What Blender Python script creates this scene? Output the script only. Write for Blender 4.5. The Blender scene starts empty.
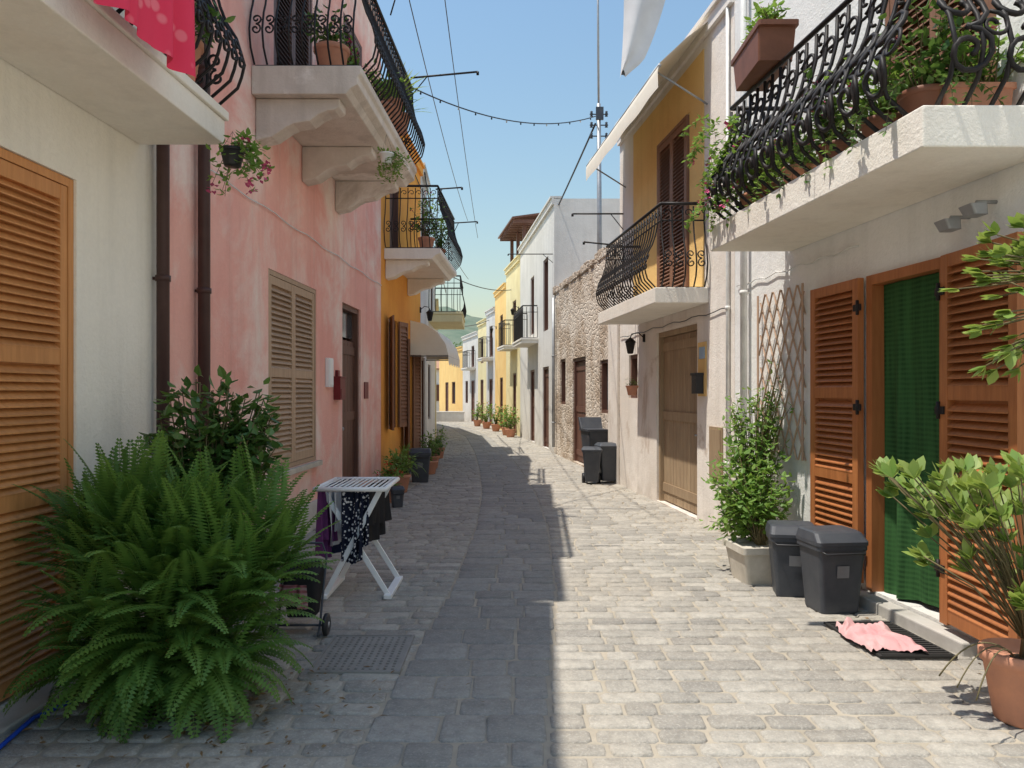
import bpy, math, random, bmesh
from mathutils import Vector, noise as mn
R=random.Random(11)
U=R.uniform
scene=bpy.context.scene
scene.view_settings.view_transform='Standard'
scene.view_settings.look='None'
scene.view_settings.exposure=0
COL=scene.collection

# ---------------------------------------------------------------- materials
class NT:
    def __init__(s,name,rough=.8,metal=0.0,spec=.3):
        s.mat=bpy.data.materials.new(name); s.mat.use_nodes=True
        s.t=s.mat.node_tree; s.b=s.t.nodes['Principled BSDF']
        s.b.inputs['Roughness'].default_value=rough
        s.b.inputs['Metallic'].default_value=metal
        s.b.inputs['Specular IOR Level'].default_value=spec
        s.pos=None
    def n(s,k): return s.t.nodes.new(k)
    def l(s,a,b): s.t.links.new(a,b)
    def P(s):
        if s.pos is None: s.pos=s.n('ShaderNodeNewGeometry').outputs['Position']
        return s.pos
    def scaled(s,sc):
        m=s.n('ShaderNodeMapping'); s.l(s.P(),m.inputs['Vector']); m.inputs['Scale'].default_value=sc
        return m.outputs[0]
    def noise(s,scale,detail=4,rough=.6,vec=None,dist=0):
        n=s.n('ShaderNodeTexNoise'); s.l(vec if vec is not None else s.P(),n.inputs['Vector'])
        n.inputs['Scale'].default_value=scale; n.inputs['Detail'].default_value=detail
        n.inputs['Roughness'].default_value=rough; n.inputs['Distortion'].default_value=dist
        return n.outputs['Fac']
    def ramp(s,f,a,b,lo=0.,hi=1.):
        m=s.n('ShaderNodeMapRange'); s.l(f,m.inputs['Value'])
        m.inputs['From Min'].default_value=a; m.inputs['From Max'].default_value=b
        m.inputs['To Min'].default_value=lo; m.inputs['To Max'].default_value=hi
        return m.outputs['Result']
    def math(s,op,a,b):
        m=s.n('ShaderNodeMath'); m.operation=op
        for i,x in enumerate((a,b)):
            if isinstance(x,(int,float)): m.inputs[i].default_value=x
            else: s.l(x,m.inputs[i])
        return m.outputs[0]
    def mix(s,f,a,b,blend='MIX'):
        m=s.n('ShaderNodeMix'); m.data_type='RGBA'; m.blend_type=blend
        for i,x in ((0,f),(6,a),(7,b)):
            if isinstance(x,(int,float)): m.inputs[i].default_value=x
            elif isinstance(x,(tuple,list)): m.inputs[i].default_value=(x[0],x[1],x[2],1)
            else: s.l(x,m.inputs[i])
        return m.outputs[2]
    def attr(s,name='var'):
        a=s.n('ShaderNodeAttribute'); a.attribute_name=name; return a.outputs['Fac']
    def color(s,c): 
        if isinstance(c,(tuple,list)): s.b.inputs['Base Color'].default_value=(c[0],c[1],c[2],1)
        else: s.l(c,s.b.inputs['Base Color'])
    def bump(s,h,strength=.3,dist=.01):
        b=s.n('ShaderNodeBump'); b.inputs['Strength'].default_value=strength; b.inputs['Distance'].default_value=dist
        s.l(h,b.inputs['Height']); s.l(b.outputs[0],s.b.inputs['Normal'])

def mul(c,k): return (c[0]*k,c[1]*k,c[2]*k)
def plaster(name,c1,c2,dirt=.45,streak=.3,patch=None,pt=(.6,.66),bump=.5,dirtcol=(.30,.25,.20),sc=.8):
    m=NT(name,.92,0,.15)
    base=m.mix(m.ramp(m.noise(sc,6,.65),.38,.62),c1,c2)
    if patch:
        base=m.mix(m.ramp(m.noise(.75,7,.68,dist=.4),pt[0],pt[1]),base,patch)
    st=m.ramp(m.noise(1,4,.6,vec=m.scaled((5,5,.3))),.5,.75)
    base=m.mix(m.math('MULTIPLY',st,streak),base,mul(c2,.7))
    sep=m.n('ShaderNodeSeparateXYZ'); m.l(m.P(),sep.inputs[0])
    g=m.ramp(sep.outputs['Z'],0,1.1,1,0)
    g=m.math('POWER',g,1.5)
    g=m.math('MULTIPLY',g,m.ramp(m.noise(2.5,5,.7),.3,.6))
    base=m.mix(m.math('MULTIPLY',g,dirt),base,dirtcol)
    base=m.mix(m.ramp(m.noise(30,3,.7),.3,.8,0,.16),base,mul(c1,.6))
    m.color(base)
    h=m.math('ADD',m.noise(45,3,.7),m.math('MULTIPLY',m.noise(5,4,.6),1.5))
    m.bump(h,bump,.012)
    return m.mat
def wood(name,c1,c2,rough=.55,stretch=(14,14,1.2)):
    m=NT(name,rough,0,.35)
    f=m.ramp(m.noise(2.2,4,.65,vec=m.scaled(stretch)),.3,.7)
    c=m.mix(f,c1,c2)
    c=m.mix(m.ramp(m.attr(),0,1,0,.4),c,mul(c2,.65))
    c=m.mix(m.ramp(m.noise(1.3,4,.6),.5,.8,0,.4),c,mul(c2,.7))
    m.color(c); m.bump(m.noise(3,3,.6,vec=m.scaled(stretch)),.25,.004)
    return m.mat
def simple(name,c,rough=.6,metal=0,spec=.3,var=.25,scale=6,bump=.15,c2=None):
    m=NT(name,rough,metal,spec)
    f=m.ramp(m.noise(scale,5,.65),.35,.7)
    cc=m.mix(f,c,c2 if c2 else mul(c,1-var))
    m.color(cc)
    if bump: m.bump(m.noise(scale*6,3,.6),bump,.004)
    return m.mat
def leafmat(name,c1,c2,trans=.3,rough=.5):
    m=NT(name,rough,0,.35)
    c=m.mix(m.attr(),c1,c2)
    c=m.mix(m.ramp(m.noise(5,2,.6),.4,.7,0,.3),c,mul(c1,.6))
    m.color(c)
    tr=m.n('ShaderNodeBsdfTranslucent'); m.l(m.mix(.5,c,(c2[0]*1.3,c2[1]*1.3,c2[2]*.7)),tr.inputs['Color'])
    ms=m.n('ShaderNodeMixShader'); ms.inputs[0].default_value=trans
    m.l(m.b.outputs[0],ms.inputs[1]); m.l(tr.outputs[0],ms.inputs[2])
    m.l(ms.outputs[0],m.t.nodes['Material Output'].inputs['Surface'])
    return m.mat
def fabric(name,c1,c2=None,pattern=None):
    m=NT(name,.9,0,.1)
    c2=c2 or mul(c1,.7)
    if pattern=='dots':
        v=m.n('ShaderNodeTexVoronoi'); m.l(m.P(),v.inputs['Vector']); v.inputs['Scale'].default_value=38
        f=m.ramp(v.outputs['Distance'],.3,.36,1,0); c=m.mix(f,c1,c2)
    elif pattern=='weave':
        w=m.n('ShaderNodeTexWave'); m.l(m.P(),w.inputs['Vector']); w.inputs['Scale'].default_value=9; w.bands_direction='Z'
        w.inputs['Distortion'].default_value=1.5
        c=m.mix(m.ramp(w.outputs['Fac'],.2,.8),c1,c2)
        c=m.mix(m.ramp(m.noise(2,4,.6,vec=m.scaled((9,9,.5))),.35,.65,0,.6),c,mul(c1,1.7))
    elif pattern=='floral':
        v=m.n('ShaderNodeTexVoronoi'); m.l(m.P(),v.inputs['Vector']); v.inputs['Scale'].default_value=9
        f=m.ramp(v.outputs['Distance'],.25,.34,1,0); c=m.mix(m.math('MULTIPLY',f,.6),c1,c2)
    else: c=m.mix(m.ramp(m.noise(4,4,.6),.3,.7),c1,c2)
    m.color(c); m.bump(m.noise(220,2,.5),.2,.002)
    return m.mat

def stone_paving(name,c1,c2,c3):
    m=NT(name,.85,0,.2)
    c=m.mix(m.attr(),c1,c2)
    c=m.mix(m.ramp(m.noise(.45,4,.6),.42,.6,0,.5),c,c3)
    c=m.mix(m.ramp(m.noise(14,6,.75),.36,.70,0,.55),c,mul(c1,.55))
    c=m.mix(m.ramp(m.noise(70,3,.7),.52,.72,0,.45),c,mul(c2,1.25))
    m.color(c)
    h=m.math('ADD',m.noise(90,3,.7),m.math('MULTIPLY',m.noise(18,4,.6),2))
    m.bump(h,.75,.009)
    return m.mat

PINK=plaster('pink_plaster',(.95,.53,.44),(.88,.43,.36),dirt=.45,streak=.4,patch=(.95,.76,.67),pt=(.47,.64))
CREAM=plaster('cream_plaster',(.95,.90,.79),(.90,.84,.72),patch=(.80,.72,.61),pt=(.58,.70),streak=.3)
WHITE=plaster('white_plaster',(.91,.89,.84),(.80,.77,.71),streak=.35)
WGREY=plaster('warm_grey_plaster',(.78,.75,.70),(.68,.65,.60),streak=.4)
GREYW=plaster('grey_white_plaster',(.92,.91,.88),(.84,.84,.81),streak=.3,dirt=.45)
OFFW=plaster('weathered_white_plaster',(.93,.87,.80),(.83,.75,.66),patch=(.62,.51,.42),pt=(.60,.67),streak=.4)
ORANGE=plaster('orange_plaster',(.94,.44,.09),(.84,.35,.08),streak=.3)
OCHRE=plaster('ochre_plaster',(.95,.66,.27),(.88,.57,.22),streak=.3)
YELLOW=plaster('yellow_plaster',(.88,.77,.45),(.78,.66,.37))
GREY=plaster('grey_cement_plaster',(.74,.72,.69),(.62,.60,.57))
SLAB=plaster('balcony_slab_plaster',(.93,.88,.79),(.86,.79,.69),patch=(.66,.58,.49),pt=(.66,.78),streak=.3)
CORB=plaster('weathered_stone_render',(.76,.68,.60),(.57,.49,.42),patch=(.84,.77,.70),streak=.5)
def rubble():
    m=NT('rubble_stone',.95,0,.1)
    dv=m.n('ShaderNodeTexNoise'); m.l(m.P(),dv.inputs['Vector']); dv.inputs['Scale'].default_value=3; dv.inputs['Detail'].default_value=3
    va=m.n('ShaderNodeVectorMath'); va.operation='SCALE'; m.l(dv.outputs['Color'],va.inputs[0]); va.inputs['Scale'].default_value=.3
    vb=m.n('ShaderNodeVectorMath'); vb.operation='ADD'; m.l(m.scaled((1,1,1.6)),vb.inputs[0]); m.l(va.outputs[0],vb.inputs[1])
    vec=vb.outputs[0]
    v=m.n('ShaderNodeTexVoronoi'); m.l(vec,v.inputs['Vector']); v.inputs['Scale'].default_value=6.0
    e=m.n('ShaderNodeTexVoronoi'); e.feature='DISTANCE_TO_EDGE'; m.l(vec,e.inputs['Vector']); e.inputs['Scale'].default_value=6.0
    sp=m.n('ShaderNodeSeparateColor'); m.l(v.outputs['Color'],sp.inputs[0])
    c=m.mix(sp.outputs[0],(.42,.32,.235),(.64,.52,.41))
    c=m.mix(m.ramp(m.noise(12,5,.7),.3,.8,0,.4),c,(.30,.23,.17))
    c=m.mix(m.ramp(e.outputs['Distance'],.01,.07,1,0),c,(.56,.47,.37))
    c=m.mix(m.ramp(m.noise(.8,5,.7),.46,.56,0,.85),c,(.74,.65,.55))
    m.color(c); m.bump(m.math('ADD',m.ramp(e.outputs['Distance'],0,.15),m.math('MULTIPLY',m.noise(25,4,.7),.8)),.6,.035)
    return m.mat
RUBBLE=rubble()
W_ORANGE=wood('honey_stained_wood',(.76,.35,.125),(.58,.245,.08),.45)
W_TAN=wood('tan_brown_shutter_paint',(.54,.38,.255),(.43,.29,.19))
W_BROWN=wood('brown_shutter_paint',(.33,.17,.10),(.23,.11,.065))
W_DARK=wood('dark_brown_wood',(.19,.09,.06),(.12,.055,.04))
W_RED=wood('reddish_brown_wood',(.52,.20,.07),(.36,.125,.043),.4)
W_GAR=wood('weathered_brown_boards',(.46,.34,.21),(.32,.22,.135),.7)
W_LATT=wood('lattice_wood',(.60,.42,.30),(.46,.30,.21))
IRON=simple('black_wrought_iron',(.012,.011,.012),.55,0,.3,c2=(.026,.02,.018),bump=0)
PIPE=simple('brown_downpipe_metal',(.085,.045,.04),.45,.1)
WPIPE=simple('white_pvc',(.82,.81,.78),.5)
TERRA=simple('terracotta',(.62,.29,.18),.85,c2=(.50,.24,.16),scale=9)
BRPLAST=simple('brown_plastic',(.24,.10,.06),.5)
DGREY=simple('dark_blue_grey_plastic',(.045,.050,.062),.5,spec=.4,c2=(.07,.075,.085))
BLACKP=simple('black_plastic',(.03,.03,.033),.4)
WPLAST=simple('white_enamel',(.90,.90,.89),.4,var=.06)
CONC=simple('concrete',(.52,.49,.45),.9,c2=(.38,.36,.32),scale=4,bump=.4)
CSTONE=simple('cast_stone',(.64,.59,.51),.9,c2=(.46,.42,.35),scale=5,bump=.4)
GALV=simple('galvanised_steel',(.42,.43,.44),.5,.5)
DARK=simple('dark_interior',(.03,.026,.024),.9,bump=0)
GLASS=simple('window_glass',(.06,.07,.08),.08,spec=.8,bump=.02)
SOIL=simple('soil',(.07,.05,.03),1)
AWN=fabric('cream_awning_fabric',(.92,.87,.75),(.86,.80,.67))
MAG=fabric('red_pink_fabric',(.78,.06,.12),(.88,.28,.32),'floral')
PINKT=fabric('pink_towel',(.60,.30,.31),(.68,.46,.44))
WCLOTH=fabric('white_cotton',(.74,.75,.78),(.60,.61,.64))
DOTS=fabric('black_dotted_fabric',(.015,.018,.035),(.70,.68,.68),'dots')
NAVY=fabric('navy_fabric',(.02,.03,.08))
PURP=fabric('purple_fabric',(.17,.05,.16))
BLKF=fabric('black_fabric',(.035,.034,.037))
REDF=fabric('checked_fabric',(.22,.08,.09),(.36,.30,.29),'weave')
GREENC=fabric('green_sheer_curtain',(.034,.092,.030),(.020,.056,.020),'weave')
FERN=leafmat('fern_green',(.06,.155,.03),(.20,.345,.07),.32)
LDARK=leafmat('dark_glossy_leaf',(.05,.13,.033),(.15,.25,.06),.24,.35)
LGRN=leafmat('fresh_green_leaf',(.11,.23,.045),(.27,.41,.09),.35)
LYEL=leafmat('yellow_green_leaf',(.16,.29,.06),(.38,.46,.13),.35)
DRY=leafmat('dry_leaf',(.16,.09,.04),(.30,.19,.09),.1)
FLOW=simple('pink_petals',(.7,.10,.25),.7,var=.5,bump=0)
FLOWR=simple('red_petals',(.7,.04,.03),.7,bump=0)
STEM=simple('plant_stem',(.17,.14,.07),.8,bump=0)
MRED=simple('dark_red_paint',(.20,.025,.03),.45)
COBB=stone_paving('basalt_sett_stone',(.31,.29,.26),(.51,.475,.415),(.47,.42,.345))
BAND=stone_paving('smooth_basalt_slab',(.285,.275,.255),(.42,.40,.365),(.38,.355,.31))
GROUT=simple('sandy_joint',(.44,.385,.305),.95,c2=(.31,.275,.22),scale=3,bump=.6)
TILE=simple('roof_tile',(.45,.25,.15),.85,c2=(.32,.18,.12))
BLUEH=simple('blue_hose',(.02,.08,.5),.4)
RUBBER=simple('rubber_mat',(.04,.038,.036),.9)
BULB=simple('frosted_bulb',(.75,.73,.66),.3)

# ---------------------------------------------------------------- mesh builder
class MB:
    def __init__(s): s.v=[];s.f=[];s.m=[];s.c=[];s.s=[]
    def add(s,vs,fs,m=0,c=None,sm=False):
        b=len(s.v); s.v+=[tuple(v) for v in vs]
        if c is None: c=U(0,1)
        for f in fs:
            s.f.append([i+b for i in f]); s.m.append(m); s.c.append(c); s.s.append(sm)
    def hexa(s,p,m=0,c=None):
        s.add(p,[(0,1,2,3),(7,6,5,4),(0,4,5,1),(1,5,6,2),(2,6,7,3),(3,7,4,0)],m,c)
    def box(s,x0,x1,y0,y1,z0,z1,m=0,c=None):
        s.hexa([(x0,y0,z0),(x1,y0,z0),(x1,y1,z0),(x0,y1,z0),(x0,y0,z1),(x1,y0,z1),(x1,y1,z1),(x0,y1,z1)],m,c)
    def tube(s,pts,r,n=6,m=0,c=None,sm=True,flat=1.0):
        pts=[Vector(p) for p in pts]; rings=[]; k=len(pts)
        up=None
        for i,p in enumerate(pts):
            d=(pts[min(i+1,k-1)]-pts[max(i-1,0)])
            if d.length<1e-9: d=Vector((0,0,1))
            d.normalize()
            if up is None:
                up=Vector((0,0,1)) if abs(d.z)<.9 else Vector((1,0,0))
            a=d.cross(up)
            if a.length<1e-6: a=d.cross(Vector((0,1,0)))
            a.normalize(); b=a.cross(d).normalized(); up=b
            rr=r[i] if isinstance(r,(list,tuple)) else r
            rings.append([p+(a*math.cos(t)+b*math.sin(t)*flat)*rr for t in [2*math.pi*j/n for j in range(n)]])
        vs=[v for q in rings for v in q]; fs=[]
        for i in range(k-1):
            for j in range(n):
                fs.append((i*n+j,i*n+(j+1)%n,(i+1)*n+(j+1)%n,(i+1)*n+j))
        fs.append(tuple(range(n))[::-1]); fs.append(tuple((k-1)*n+j for j in range(n)))
        s.add(vs,fs,m,c,sm)
    def lathe(s,cx,cy,cz,prof,n=24,m=0,c=None,ax='z'):
        vs=[];fs=[]
        for (r,z) in prof:
            for j in range(n):
                t=2*math.pi*j/n
                if ax=='z': vs.append((cx+r*math.cos(t),cy+r*math.sin(t),cz+z))
                elif ax=='x': vs.append((cx+z,cy+r*math.cos(t),cz+r*math.sin(t)))
                else: vs.append((cx+r*math.cos(t),cy+z,cz+r*math.sin(t)))
        for i in range(len(prof)-1):
            for j in range(n): fs.append((i*n+j,i*n+(j+1)%n,(i+1)*n+(j+1)%n,(i+1)*n+j))
        s.add(vs,fs,m,c,True)
        s.add([vs[j] for j in range(n)],[tuple(range(n))[::-1]],m,c)
        s.add([vs[(len(prof)-1)*n+j] for j in range(n)],[tuple(range(n))],m,c)
    def loft(s,cx,cy,rings,m=0,k=5,rot=0,c=None):
        vs=[];n=4*k;ca,sa=math.cos(rot),math.sin(rot)
        for rg in rings:
            hx,hy,z,r=rg[:4]; ox=rg[4] if len(rg)>4 else 0; oy=rg[5] if len(rg)>5 else 0
            for q,(sx,sy) in enumerate(((1,1),(-1,1),(-1,-1),(1,-1))):
                for j in range(k):
                    t=math.pi/2*(q+j/(k-1))
                    x=sx*(hx-r)+r*math.cos(t)+ox; y=sy*(hy-r)+r*math.sin(t)+oy
                    vs.append((cx+x*ca-y*sa,cy+x*sa+y*ca,z))
        fs=[]
        for i in range(len(rings)-1):
            for j in range(n): fs.append((i*n+j,i*n+(j+1)%n,(i+1)*n+(j+1)%n,(i+1)*n+j))
        fs.append(tuple(range(n))[::-1]); fs.append(tuple((len(rings)-1)*n+j for j in range(n)))
        s.add(vs,fs,m,c)
    def leaf(s,p,d,up,l,w,m=0,c=None,fold=.25):
        d=d.normalized(); a=d.cross(up)
        if a.length<1e-5: a=Vector((1,0,0))
        a.normalize(); nn=a.cross(d)
        q=[p,p+d*l*.35+a*w*.5-nn*w*fold,p+d*l*.72+a*w*.36-nn*w*fold-nn*l*.04,p+d*l-nn*l*.14,p+d*l*.72-a*w*.36-nn*w*fold-nn*l*.04,p+d*l*.35-a*w*.5-nn*w*fold]
        s.add(q,[(0,1,2,3),(0,3,4,5)],m,c,False)
    def sleaf(s,p,d,up,l,w,m=0,c=None):
        d=d.normalized(); a=d.cross(up)
        if a.length<1e-5: a=Vector((1,0,0))
        a.normalize(); nn=a.cross(d)
        s.add([p,p+d*l*.45+a*w*.5,p+d*l-nn*l*.12,p+d*l*.45-a*w*.5],[(0,1,2),(0,2,3)],m,c)
    def blade(s,p,d,l,w,droop,m=0,c=None,n=6):
        d=d.normalized(); p=Vector(p); vs=[];fs=[]
        for i in range(n+1):
            t=i/n; a=d.cross(Vector((0,0,1)))
            if a.length<1e-4: a=Vector((1,0,0))
            a.normalize(); ww=w*(1-t)**.7*.5+.001
            vs+=[p-a*ww,p+a*ww]
            p=p+d*(l/n); d=(d+Vector((0,0,-droop/n))).normalized()
        for i in range(n): fs.append((2*i,2*i+1,2*i+3,2*i+2))
        s.add(vs,fs,m,c)
    def cloth(s,A,B,z0,z1,amp=.03,waves=4,m=0,nx=24,nz=14,ph=0,taper=0):
        A=Vector((A[0],A[1],0));B=Vector((B[0],B[1],0));t=B-A;L=t.length;t.normalize();n=Vector((-t.y,t.x,0))
        vs=[]
        for j in range(nz+1):
            v=j/nz
            for i in range(nx+1):
                u=i/nx; uu=.5+(u-.5)*(1-taper*v)
                o=amp*(.3+v)*math.sin(u*waves*6.283+ph+v*1.2+1.5*math.sin(u*9))+amp*.5*math.sin(u*waves*13+2*ph)*v
                p=A+t*(L*uu)+n*o; zz=z1+(z0-z1)*v+ .02*math.sin(u*5+ph)*v
                vs.append((p.x,p.y,zz))
        fs=[(j*(nx+1)+i,j*(nx+1)+i+1,(j+1)*(nx+1)+i+1,(j+1)*(nx+1)+i) for j in range(nz) for i in range(nx)]
        s.add(vs,fs,m,None,True)

ORG={}
def W(o): return ORG[o.name]
def empty(name,loc,parent=None,**kw):
    o=bpy.data.objects.new(name,None); COL.objects.link(o); o.empty_display_size=.2
    loc=Vector(loc)
    if parent: o.parent=parent; o.location=loc-W(parent)
    else: o.location=loc
    ORG[o.name]=loc
    for k,v in kw.items(): o[k]=v
    return o
def mk(name,mb,mats,parent=None,bevel=0,recalc=True,**kw):
    if not isinstance(mats,(list,tuple)): mats=[mats]
    xs=[v[0] for v in mb.v];ys=[v[1] for v in mb.v];zs=[v[2] for v in mb.v]
    org=Vector(((min(xs)+max(xs))/2,(min(ys)+max(ys))/2,min(zs)))
    me=bpy.data.meshes.new(name)
    me.from_pydata([(v[0]-org.x,v[1]-org.y,v[2]-org.z) for v in mb.v],[],mb.f)
    for m in mats: me.materials.append(m)
    me.polygons.foreach_set('material_index',mb.m)
    me.polygons.foreach_set('use_smooth',mb.s)
    a=me.attributes.new('var','FLOAT','FACE'); a.data.foreach_set('value',mb.c)
    if recalc:
        bm=bmesh.new(); bm.from_mesh(me); bmesh.ops.recalc_face_normals(bm,faces=bm.faces); bm.to_mesh(me); bm.free()
    me.update()
    o=bpy.data.objects.new(name,me); COL.objects.link(o)
    if parent: o.parent=parent; o.location=org-W(parent)
    else: o.location=org
    ORG[o.name]=org
    if bevel:
        b=o.modifiers.new('bevel','BEVEL'); b.width=bevel; b.segments=2; b.limit_method='ANGLE'
    for k,v in kw.items(): o[k]=v
    return o

class Frame:
    def __init__(s,O,u,n): s.O=Vector(O);s.u=Vector(u);s.n=Vector(n)
    def p(s,a,o,z):
        q=s.O+s.u*a+s.n*o; return (q.x,q.y,z)
    def box(s,mb,a0,a1,o0,o1,z0,z1,m=0,c=None):
        p=s.p
        mb.hexa([p(a0,o0,z0),p(a1,o0,z0),p(a1,o1,z0),p(a0,o1,z0),p(a0,o0,z1),p(a1,o0,z1),p(a1,o1,z1),p(a0,o1,z1)],m,c)
    def extr(s,mb,prof,a0,a1,m=0,c=None):
        k=len(prof); vs=[s.p(a0,o,z) for o,z in prof]+[s.p(a1,o,z) for o,z in prof]
        fs=[tuple(range(k)),tuple(range(2*k-1,k-1,-1))]+[(i,(i+1)%k,(i+1)%k+k,i+k) for i in range(k)]
        mb.add(vs,fs,m,c)

def louver(fr,mb,a0,a1,o,z0,z1,th=.04,pitch=.05,mid=(),st=.06,m=0):
    c0=U(0,.5)
    fr.box(mb,a0,a0+st,o,o+th,z0,z1,m,c0); fr.box(mb,a1-st,a1,o,o+th,z0,z1,m,c0)
    rails=[z0]+[z for z in mid]+[z1-.08]
    for z in rails: fr.box(mb,a0+st,a1-st,o+.002,o+th-.002,z,z+.08,m,c0+.1)
    for i in range(len(rails)-1):
        z=rails[i]+.08
        while z+pitch<=rails[i+1]+.02:
            p=fr.p; a,b=a0+st-.004,a1-st+.004; t=.008
            mb.hexa([p(a,o+th,z),p(b,o+th,z),p(b,o+.003,z+pitch*.85),p(a,o+.003,z+pitch*.85),
                     p(a,o+th,z+t),p(b,o+th,z+t),p(b,o+.003,z+pitch*.85+t),p(a,o+.003,z+pitch*.85+t)],m,None)
            z+=pitch
    fr.box(mb,a0+st,a1-st,o-.004,o+.001,z0+.02,z1-.02,m,.9)

class House:
    def __init__(s,side,y0,x0,y1,x1,h,mat,label,ops=(),depth=6,cornice=.06,name='house',cmat=None,wallname='wall',roof=None):
        s.side=side;s.y0=y0;s.y1=y1;s.h=h
        k=(x1-x0)/(y1-y0); s.k=k
        s.fr=Frame((x0-k*y0,0,0),(k,1,0),(side,0,0))
        s.root=empty(name,s.fr.p((y0+y1)/2,-depth/2,0),label=label,category='house')
        mb=MB(); fr=s.fr; e=.003; a0=y0+e;a1=y1-e
        As=sorted(set([a0,a1]+[v for o in ops for v in o[:2]])); Zs=sorted(set([-.1,h]+[v for o in ops for v in o[2:4]]))
        for i in range(len(As)-1):
            for j in range(len(Zs)-1):
                ca=(As[i]+As[i+1])/2; cz=(Zs[j]+Zs[j+1])/2
                if any(o[0]<ca<o[1] and o[2]<cz<o[3] for o in ops): continue
                mb.add([fr.p(As[i],0,Zs[j]),fr.p(As[i+1],0,Zs[j]),fr.p(As[i+1],0,Zs[j+1]),fr.p(As[i],0,Zs[j+1])],[(0,1,2,3)])
        D=-.22
        for o in ops:
            p=fr.p; b0,b1,z0,z1=o[:4]
            for q in ([(b0,0,z0),(b0,D,z0),(b0,D,z1),(b0,0,z1)],[(b1,0,z0),(b1,D,z0),(b1,D,z1),(b1,0,z1)],
                      [(b0,0,z1),(b1,0,z1),(b1,D,z1),(b0,D,z1)],[(b0,0,z0),(b1,0,z0),(b1,D,z0),(b0,D,z0)]):
                mb.add([p(*v) for v in q],[(0,1,2,3)])
            mb.add([p(b0,D,z0),p(b1,D,z0),p(b1,D,z1),p(b0,D,z1)],[(0,1,2,3)],1)
        p=fr.p
        for q in ([(a0,0,-.1),(a0,-depth,-.1),(a0,-depth,h),(a0,0,h)],[(a1,0,-.1),(a1,-depth,-.1),(a1,-depth,h),(a1,0,h)],
                  [(a0,-depth,-.1),(a1,-depth,-.1),(a1,-depth,h),(a0,-depth,h)],[(a0,0,h),(a1,0,h),(a1,-depth,h),(a0,-depth,h)]):
            mb.add([p(*v) for v in q],[(0,1,2,3)])
        mk(wallname,mb,[mat,DARK],s.root,recalc=False)
        if cornice:
            mb=MB(); fr.box(mb,a0+.01,a1-.01,.002,cornice,h-.14,h+.02); fr.box(mb,a0+.01,a1-.01,-.2,cornice+.04,h+.022,h+.07)
            mk('cornice',mb,cmat or mat,s.root)
    def frame(s,parent,b0,b1,z0,z1,mat,w=.06,o0=-.12,o1=-.05,bottom=True):
        mb=MB(); fr=s.fr
        fr.box(mb,b0+.003,b0+w,o0,o1,z0,z1-.003); fr.box(mb,b1-w,b1-.003,o0,o1,z0,z1-.003); fr.box(mb,b0+w,b1-w,o0,o1,z1-w,z1-.003)
        if bottom: fr.box(mb,b0+w,b1-w,o0,o1,z0+.003,z0+w)
        mk('frame',mb,mat,parent)
    def shut_window(s,b0,b1,z0,z1,mat,o=-.05,mid=(),leaves=2,kind='window',sill=True,pitch=.05,label=None):
        e=empty(kind,s.fr.p((b0+b1)/2,o,z0),s.root)
        if label: e['label']=label
        s.frame(e,b0,b1,z0,z1,mat,.05,o-.02,o+.045,kind=='window')
        w=(b1-b0-.104)/leaves
        for i in range(leaves):
            mb=MB(); louver(s.fr,mb,b0+.052+w*i+.002,b0+.052+w*(i+1)-.002,o,z0+.055 if kind=='window' else z0+.02,z1-.055,pitch=pitch,mid=mid)
            mk('shutter',mb,mat,e)
        if sill and kind=='window':
            mb=MB(); s.fr.box(mb,b0-.06,b1+.06,.003,.06,z0-.06,z0-.004); mk('sill',mb,CSTONE,e,bevel=.005)
        return e
    def far_window(s,b0,b1,z0,z1,mat=None,kind='window'):
        e=empty(kind,s.fr.p((b0+b1)/2,0,z0),s.root)
        mb=MB(); s.fr.box(mb,b0+.06,b1-.06,-.14,-.12,z0+.05,z1-.06); mk('pane' if kind=='window' else 'panel',mb,GLASS if kind=='window' else (mat or W_DARK),e)
        s.frame(e,b0,b1,z0,z1,mat or W_DARK,.06,-.12,-.03,kind=='window')
        return e
    def panel_door(s,b0,b1,z0,z1,mat,planks=6,label=None,transom=0):
        e=empty('door',s.fr.p((b0+b1)/2,-.1,z0),s.root)
        if label: e['label']=label
        s.frame(e,b0,b1,z0,z1,mat,.07,-.14,-.03,False)
        mb=MB(); w=(b1-b0-.14)/planks; zt=z1-.075-transom
        for i in range(planks):
            a=b0+.07+w*i; s.fr.box(mb,a+.004,a+w-.004,-.13,-.085,z0+.02,zt-.004)
        s.fr.box(mb,b0+.07,b1-.07,-.15,-.128,z0+.02,zt)
        for z in (z0+.15,(z0+zt)/2,zt-.2): s.fr.box(mb,b0+.07,b1-.07,-.088,-.07,z,z+.12)
        mk('panel',mb,mat,e)
        if transom:
            mb=MB(); s.fr.box(mb,b0+.07,b1-.07,-.12,-.11,zt+.04,z1-.075); mk('transom_window',mb,GLASS,e)
        mb=MB(); q=s.fr.p(b0+.14,-.05,z0+1.02); mb.lathe(q[0],q[1],q[2],[(0.001,-.03),(.012,-.028),(.012,0),(.026,.01),(.026,.03),(.002,.04)],10,ax='x'); mk('handle',mb,GALV,e)
        return e
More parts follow.
